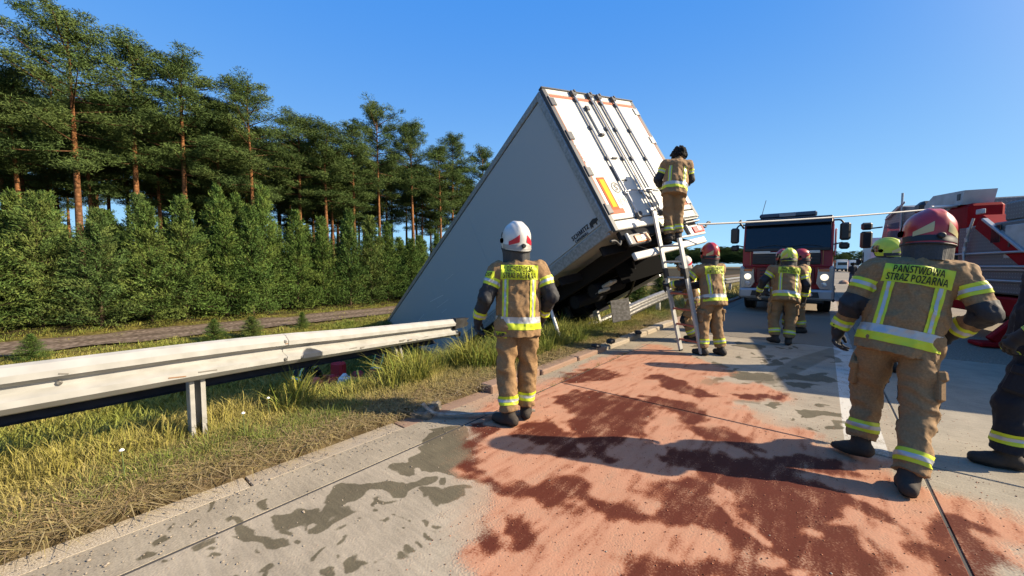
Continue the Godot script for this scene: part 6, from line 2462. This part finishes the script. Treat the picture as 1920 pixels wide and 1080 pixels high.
const ORD := ["first", "second", "third", "fourth", "fifth", "sixth", "seventh", "eighth", "ninth", "tenth", "eleventh", "twelfth", "thirteenth", "fourteenth", "fifteenth", "sixteenth", "seventeenth", "eighteenth", "nineteenth"]
func ordinal(n: int) -> String:
	if n < 19:
		return ORD[n]
	var tens: String = ["twent", "thirt", "fort", "fift"][(n + 1) / 10 - 2]
	return tens + "ieth" if (n + 1) % 10 == 0 else tens + "y-" + ORD[(n + 1) % 10 - 1]

func build_forest() -> void:
	var bark := vcol("bark", 0.9)
	bark.albedo_texture = T["dirt"]
	bark.uv1_triplanar = true
	bark.uv1_scale = Vector3.ONE * 1.2
	var needle := vcol("needles", 0.9, 0.30)
	var sprig := vcol("sprigs", 0.9, 0.35)
	var protos := []
	for i in 6:
		protos.append(make_pine(100 + i, 13.5, [2.5, 2.1, 2.7, 1.9, 2.3, 1.8][i], [0.52, 0.56, 0.50, 0.6, 0.53, 0.48][i]))
	var first := [null, null, null, null, null, null]
	# the tall ones that make the skyline, from the camera's left towards the trailer: x, z, height, kind
	var tall := [[-28.5, 2.5, 12.6, 0, "tall pine at the very left edge of the forest skyline"], [-28.0, -0.95, 14.1, 2, "tallest broad pine at the left, first high crown of the skyline"], [-28.5, -3.1, 13.8, 1, "tall pine second from the left on the forest skyline"], [-28.0, -4.9, 13.6, 0, "tall pine with long lower branches, third high crown from the left"],
		[-28.6, -6.6, 12.1, 3, "lower narrow pine in the first notch of the skyline"], [-27.6, -8.1, 13.3, 2, "bushy pine right of the first notch in the skyline"], [-29.0, -11.4, 12.6, 4, "round-topped pine left of the middle of the forest"], [-28.0, -12.9, 12.2, 1, "slim pine between the round-topped and the pointed ones"],
		[-28.0, -14.9, 12.9, 5, "pine left of the highest crown near the middle"], [-28.5, -17.4, 15.1, 0, "high pine with layered crown above the track bend"], [-28.0, -20.4, 14.5, 3, "high slim pine standing free left of the trailer"], [-27.5, -23.0, 12.9, 5, "lower pine close to the trailer roof edge"], [-28.5, -25.4, 15.0, 5, "pointed pine, second from the trailer roof edge"], [-28.0, -29.3, 14.4, 4, "last pine before the trailer roof hides the forest"], [-28.0, -33.0, 14.0, 1, "pine behind the upper edge of the trailer"]]
	var k := 0
	for e in tall:
		var i: int = e[3]
		var s: float = e[2] / 13.1
		var w := rr(0.95, 1.15)
		var t := plant("pine_tree", e[4], "pine tree", "pines of the forest", protos[i], V(e[0], ground(e[0], e[1]) - 0.1, e[1]), rr(0, TAU), V(w, s, w), first[i], bark, needle)
		if first[i] == null:
			first[i] = t
	for row in 4:
		var z := 3.0 + row * 0.9
		var nth := 0
		while z > (-40.0 if row < 2 else -34.0):
			var x := -30.5 - row * 3.6 + rr(-1.2, 1.2)
			if not (row > 0 and rng.randf() < (0.38 if z < -13 else 0.04)):
				var i := rng.randi() % 6
				var s := rr(0.80, 0.96) + row * 0.05
				plant("pine_tree", "%s slender pine from the left in the %s row inside the forest" % [ordinal(nth), ["first", "second", "third", "fourth"][row]], "pine tree", "pines of the forest", protos[i], V(x, ground(x, z) - 0.1, z), rr(0, TAU), V(rr(0.85, 1.1), s, rr(0.85, 1.1)), first[i], bark, needle)
			nth += 1
			z -= rr(1.9, 3.2)
	# bare straight trunks deep inside, with their crowns, that darken the gaps
	var deep := []
	for j in 40:
		var z := rr(-38, 4)
		var x := rr(-62, -46)
		if z < -14 and rng.randf() < 0.5:
			continue
		deep.append(V(x, ground(x, z) - 0.1, z))
	deep.sort_custom(func(a, b): return a.z / -a.x > b.z / -b.x)
	for j in deep.size():
		var i := rng.randi() % 6
		plant("pine_tree", "%s far pine from the left in the deepest part of the forest" % ordinal(j), "pine tree", "pines of the forest", protos[i], deep[j], rr(0, TAU), V(1.1, rr(0.95, 1.15), 1.1), first[i], bark, needle)
	# the young trees along the track
	var yp := []
	for i in 6:
		yp.append(make_young(200 + i, 4.4, [1.3, 1.15, 1.4, 1.05, 1.25, 1.1][i]))
	var yf := [null, null, null, null, null, null]
	var z2 := 2.4
	var nth := [0, 0]
	while z2 > -33.0:
		for row in 2:
			var x := -20.0 - row * 1.5 + rr(-0.35, 0.35)
			var zz := z2 + row * 0.7 + rr(-0.3, 0.3)
			var i := rng.randi() % 6
			var hh := 5.15 if i % 3 != 1 else 4.7
			if zz < -1.2 and zz > -4.0:
				hh = 4.75
			elif zz < -7.0 and zz > -12:
				hh = 4.9
			elif zz <= -12:
				hh = lerpf(4.5, 3.7, clampf((-12 - zz) / 8.0, 0, 1))
			elif zz <= -4.0:
				hh = 5.6
			var s := hh / 4.4 * rr(0.86, 1.08)
			if row == 1:
				s *= rr(0.9, 1.06)
			plant("young_tree", "%s dense young conifer from the left in the row along the dirt track" % ordinal(nth[0]) if row == 0 else "%s young conifer from the left in the second row, behind the track-side row" % ordinal(nth[1]), "young tree", "young trees along the track", yp[i], V(x, ground(x, zz) - 0.05, zz), rr(0, TAU), V(rr(1.0, 1.25), s, rr(1.0, 1.25)), yf[i], bark, sprig)
			nth[row] += 1
			if yf[i] == null:
				yf[i] = get_child(get_child_count() - 1)
		z2 -= rr(0.95, 1.35)
	# shrubs beyond the trailer's tail and by the track
	var sp := [[-8.5, -22.0, 0.62, "green shrub between the ladder and the man who holds it"], [-7.2, -31.0, 0.62, "green shrub left of the fire engine beyond the grey barrier"], [-9.8, -30.0, 0.6, "green shrub farther left of the fire engine, behind the ladder man's helmet"], [-14.8, -4.2, 0.2, "small green bush at the near edge of the track"], [-15.3, -6.0, 0.16, "tiny bush on the track edge, left of the trailer"], [-15.2, 0.4, 0.17, "small bush on the track at the left edge of the frame"], [-14.9, -3.2, 0.2, "small bush on the track edge, left of the other one"]]
	for e in sp:
		var i := rng.randi() % 6
		plant("shrub", e[3], "shrub", "shrubs in the open grass", yp[i], V(e[0], ground(e[0], e[1]) - 0.05, e[1]), rr(0, TAU), V(e[2] * 2.0, e[2], e[2] * 2.0), yf[i], bark, sprig)
	# undergrowth in the depth of the forest
	var um := MultiMesh.new()
	um.transform_format = MultiMesh.TRANSFORM_3D
	um.mesh = yp[2][1]
	um.instance_count = 150
	for j in 150:
		var ux := rr(-66, -40)
		var uz := rr(-48, 10)
		um.set_instance_transform(j, Transform3D(Basis(Vector3.UP, rr(0, TAU)).scaled(V(1.7, rr(0.9, 1.5) if uz > -16 or ux < -58 else 0.7, 1.7)), V(ux, ground(ux, uz) - 0.1, uz)))
	var ui := MultiMeshInstance3D.new()
	ui.name = "forest_undergrowth"
	ui.multimesh = um
	ui.material_override = sprig
	ui.set_meta("kind", "stuff")
	add_child(ui, true)
	tag(ui, "dark undergrowth in the depth of the pine forest", "undergrowth")
	# far belts of forest on the horizon
	var fm := MultiMesh.new()
	fm.transform_format = MultiMesh.TRANSFORM_3D
	fm.mesh = protos[0][1]
	var pl := []
	for j in 260:
		var f := j / 260.0
		pl.append(V(lerpf(-115, -14, f) + rr(-2, 2), 0, -205 + rr(-18, 10) - f * 40))
	for j in 420:
		pl.append(V(rr(-16, 330), 0, -330 + rr(-30, 15)))
	fm.instance_count = pl.size()
	for j in pl.size():
		var s := rr(0.85, 1.15)
		fm.set_instance_transform(j, Transform3D(Basis(Vector3.UP, rr(0, TAU)).scaled(V(1.5, s, 1.5)), pl[j] - V(0, 2.5, 0)))
	var mi := MultiMeshInstance3D.new()
	mi.name = "far_forest"
	mi.multimesh = fm
	mi.material_override = needle
	mi.set_meta("kind", "stuff")
	add_child(mi, true)
	tag(mi, "dark distant forest along the horizon behind the fire engine", "forest")

func tuft(seed_: int, n: int, h: float, spread: float, lean: float, w: float) -> ArrayMesh:
	var r := RandomNumberGenerator.new()
	r.seed = seed_
	var m := MB.new()
	m.use_c = true
	for i in n:
		var a := r.randf() * TAU
		var p := Vector3(cos(a), 0, sin(a)) * spread * sqrt(r.randf())
		var out := Vector3(cos(a + r.randf_range(-1, 1)), 0, sin(a + r.randf_range(-1, 1)))
		var hh := h * r.randf_range(0.45, 1.1)
		var ln := lean * r.randf_range(0.3, 1.3)
		var s := out.cross(Vector3.UP).rotated(Vector3.UP, r.randf_range(-0.8, 0.8)) * w * r.randf_range(0.7, 1.3)
		var p1 := p + Vector3(0, hh * 0.55, 0) + out * ln * hh * 0.3
		var p2 := p + Vector3(0, hh * (1.0 - 0.3 * ln), 0) + out * ln * hh
		var t := r.randf_range(0.75, 1.25)
		m.col = Color(t, t, t * r.randf_range(0.8, 1.1))
		m.tri(p - s, p + s, p1 + s * 0.7)
		m.tri(p - s, p1 + s * 0.7, p1 - s * 0.7)
		m.tri(p1 - s * 0.7, p1 + s * 0.7, p2)
	return m.mesh()

func scatter(called: String, label: String, mesh: Mesh, spots: Array, mt: Material) -> void:   # spots: [position, size, colour, height factor]
	var mm := MultiMesh.new()
	mm.transform_format = MultiMesh.TRANSFORM_3D
	mm.use_colors = true
	mm.mesh = mesh
	mm.instance_count = spots.size()
	for j in spots.size():
		var e: Array = spots[j]
		mm.set_instance_transform(j, Transform3D(Basis(Vector3.UP, rr(0, TAU)).scaled(V(e[1], e[1] * e[3], e[1])), e[0]))
		mm.set_instance_color(j, e[2])
	var mi := MultiMeshInstance3D.new()
	mi.name = numbered(called)
	mi.multimesh = mm
	mi.material_override = mt
	mi.set_meta("kind", "stuff")
	add_child(mi, true)
	tag(mi, label, "grass")

func build_grass() -> void:
	var gm := vcol("grass_blades", 0.7, 0.35)
	var dens := noise(61, 0.9, 3)
	var tone := noise(62, 0.35, 4)
	var green := Color(0.13, 0.175, 0.035)
	var olive := Color(0.235, 0.215, 0.05)
	var straw := Color(0.34, 0.275, 0.12)
	var brown := Color(0.17, 0.115, 0.065)
	var short_s := []
	var mid_s := []
	var thatch := []
	var tall_s := []
	var bank := []
	# verge close to the road
	for j in 11500:
		var z := 2.2 - 16.0 * pow(rng.randf(), 1.25)
		var x := -3.2 - 1.45 * rng.randf()
		var k := tone.get_noise_2d(x, z) + rr(-0.2, 0.2)
		var edge := clampf((-3.2 - x) / 0.8, 0, 1)
		var c := brown.lerp(olive, clampf(edge + k, 0, 1)).lerp(straw, clampf(0.35 + k * 1.2, 0, 0.9) * 0.7)
		if k < -0.05:
			c = c.lerp(green, clampf(-k * 3.0, 0, 0.8))
		if z < -4.2 and z > -9:
			c = c.lerp(green, 0.45)
		var y := ground(x, z) - 0.01
		for _k in (2 if edge < 0.5 else 1):
			if rng.randf() > 0.7 - 0.4 * edge:
				continue
			thatch.append([V(x + rr(-0.1, 0.1), y, z + rr(-0.1, 0.1)), rr(0.7, 1.2), brown.lerp(straw, rng.randf()), rr(0.4, 0.8)])
		if edge > 0.15 or rng.randf() < 0.3:
			short_s.append([V(x, y, z), rr(0.6, 1.15) * (0.55 + 0.45 * edge), c, rr(0.7, 1.2)])
		var az := rad_to_deg(atan2(-x, -z))
		if edge > 0.9 and (x > -4.1 or az < 58.0 or az > 69.0) and rng.randf() < 0.30 + dens.get_noise_2d(x, z) * 0.5:
			mid_s.append([V(x, y, z), rr(0.6, 1.1), c.lerp(olive, 0.3), rr(0.7, 1.1)])
	# tall tufts at the bent barrier end and under the trailer
	for j in 420:
		var p := V(rr(-4.9, -3.95), 0, rr(-3.4, -1.35))
		if rng.randf() < 0.45:
			p = V(rr(-4.7, -3.75), 0, rr(-3.0, -2.0))
		if j > 190:
			p = V(rr(-4.2, -3.45), 0, rr(-6.6, -3.6))
		var az := rad_to_deg(atan2(-p.x, -p.z))
		if j <= 190 and az > 57.5 and az < 68.5:
			continue
		p.y = ground(p.x, p.z) - 0.02
		var c := green.lerp(olive, rng.randf()) * rr(0.8, 1.15)
		tall_s.append([p, rr(0.55, 1.05) * (0.75 if p.x > -3.75 else 1.0), c, rr(0.6, 1.0)])
	# the ditch and its far bank
	for j in 21000:
		var z := 6.0 - 34.0 * pow(rng.randf(), 1.3)
		var x := rr(-15.3, -8.6 if rng.randf() < 0.9 else -6.0)
		var k := tone.get_noise_2d(x * 0.5, z * 0.5) + rr(-0.15, 0.15)
		var c := olive.lerp(green, clampf(0.35 - k, 0, 1)).lerp(straw, clampf(k * 1.2, 0, 0.3))
		bank.append([V(x, ground(x, z) - 0.02, z), rr(0.8, 1.5) * (1.0 if x > -13.3 else 0.55), c, rr(0.7, 1.3)])
	for j in 2600:
		var z := rr(-30, 8)
		var x := rr(-20.3, -18.9) if rng.randf() < 0.75 else rr(-15.9, -15.2)
		if rng.randf() < 0.06:
			x = rr(-18.6, -16)
		bank.append([V(x, ground(x, z) - 0.02, z), rr(0.4, 0.8), olive.lerp(green, rng.randf()), rr(0.5, 0.9)])
	# beyond the trailer
	for j in 5200:
		var z := rr(-60, -13)
		var x := rr(-14, -3.3)
		bank.append([V(x, ground(x, z) - 0.02, z), rr(0.8, 1.6), olive.lerp(straw, rng.randf()), rr(0.6, 1.1)])
	# weeds in the gutter joint
	for j in 70:
		var z := rr(-6.4, -3.1)
		mid_s.append([V(-2.56 + rr(-0.03, 0.04), -0.01, z), rr(0.10, 0.24), green.lerp(brown, rng.randf() * 0.6), rr(0.7, 1.0)])
	scatter("verge_grass", "short mown yellow green grass of the verge", tuft(1, 16, 0.15, 0.09, 0.8, 0.0035), short_s, gm)
	scatter("verge_grass", "longer soft grass stalks on the verge", tuft(2, 12, 0.36, 0.10, 0.6, 0.004), mid_s, gm)
	scatter("dry_thatch", "dry brown cut grass lying along the kerb", tuft(3, 14, 0.13, 0.1, 1.9, 0.0035), thatch, gm)
	scatter("tall_grass", "tall green grass tufts round the bent barrier end and under the trailer", tuft(4, 26, 0.62, 0.10, 0.7, 0.0065), tall_s, gm)
	scatter("ditch_grass", "rough olive grass in the ditch and on its far bank", tuft(5, 16, 0.26, 0.22, 0.7, 0.010), bank, gm)
	# loose grit and crumbs of soil along the kerb
	var st := MB.new()
	st.lathe(Transform3D(), [Vector2(0, -0.6), Vector2(0.9, -0.35), Vector2(1.0, 0.1), Vector2(0.55, 0.6), Vector2(0, 0.65)], 6)
	var gs := []
	for j in 2600:
		var z := 1.2 - 9.0 * pow(rng.randf(), 1.5)
		var x := -2.95 + rng.randfn(0, 0.16)
		if j % 4 == 0:
			x = rr(-2.9, -2.0)
		if j % 14 == 0:
			x = rr(-2.5, 1.2)
		var y := 0.002 if x > -2.93 else (0.012 if x > -3.22 and z > -2.1 else ground(x, z) + 0.01)
		if x < -2.93 and x > -3.16 and z < -2.1:
			y = 0.082
		var s := rr(0.002, 0.006) * (1.6 if rng.randf() < 0.08 else 1.0)
		gs.append([V(x, y, z), s, Color(0.30, 0.25, 0.19) * rr(0.4, 1.1), rr(0.6, 1.0)])
	var grit := vcol("grit", 0.95)
	scatter("grit", "loose grit and crumbs of soil along the kerb and on the concrete", st.mesh(), gs, grit)
	var rs := []
	for j in 5200:
		var z := -0.4 - 7.8 * pow(rng.randf(), 1.4)
		var x := -2.35 + 3.4 * rng.randf() + (0.35 if z > -2.0 else 0.0)
		if z > -2.2 and x < -1.75 - z * 0.1:
			continue
		var c := Color(0.40, 0.17, 0.09) if rng.randf() < 0.55 else Color(0.10, 0.03, 0.018)
		rs.append([V(x, 0.0025, z), rr(0.0014, 0.0042), c * rr(0.7, 1.2), rr(0.5, 1.0)])
	scatter("absorbent_grains", "loose red grains and clods of the absorbent powder on the concrete", st.mesh(), rs, grit)
	# a few white flowers
	for e in [[-3.62, -0.95, "white flower head in the verge grass before the barrier post"], [-3.5, -0.25, "white flower head near the kerb at the left"], [-4.0, -1.25, "white flower head right of the barrier post"]]:
		var y := ground(e[0], e[1])
		var t := thing("flower", e[2], "flower", Transform3D(Basis(), V(e[0], y, e[1])), "white flowers in the verge")
		var m := MB.new()
		m.tube([V(0, 0, 0), V(0.02, 0.22, 0.01)], 0.003, 4)
		obj("stem", m, mat("stem", 0.1, 0.14, 0.04, 0.8), t)
		m = MB.new()
		m.lathe(Transform3D(Basis(), V(0.02, 0.22, 0.01)), [Vector2(0, -0.004), Vector2(0.014, 0.006), Vector2(0.012, 0.012), Vector2(0, 0.02)], 9)
		obj("head", m, mat("petal", 0.8, 0.8, 0.76, 0.7), t)
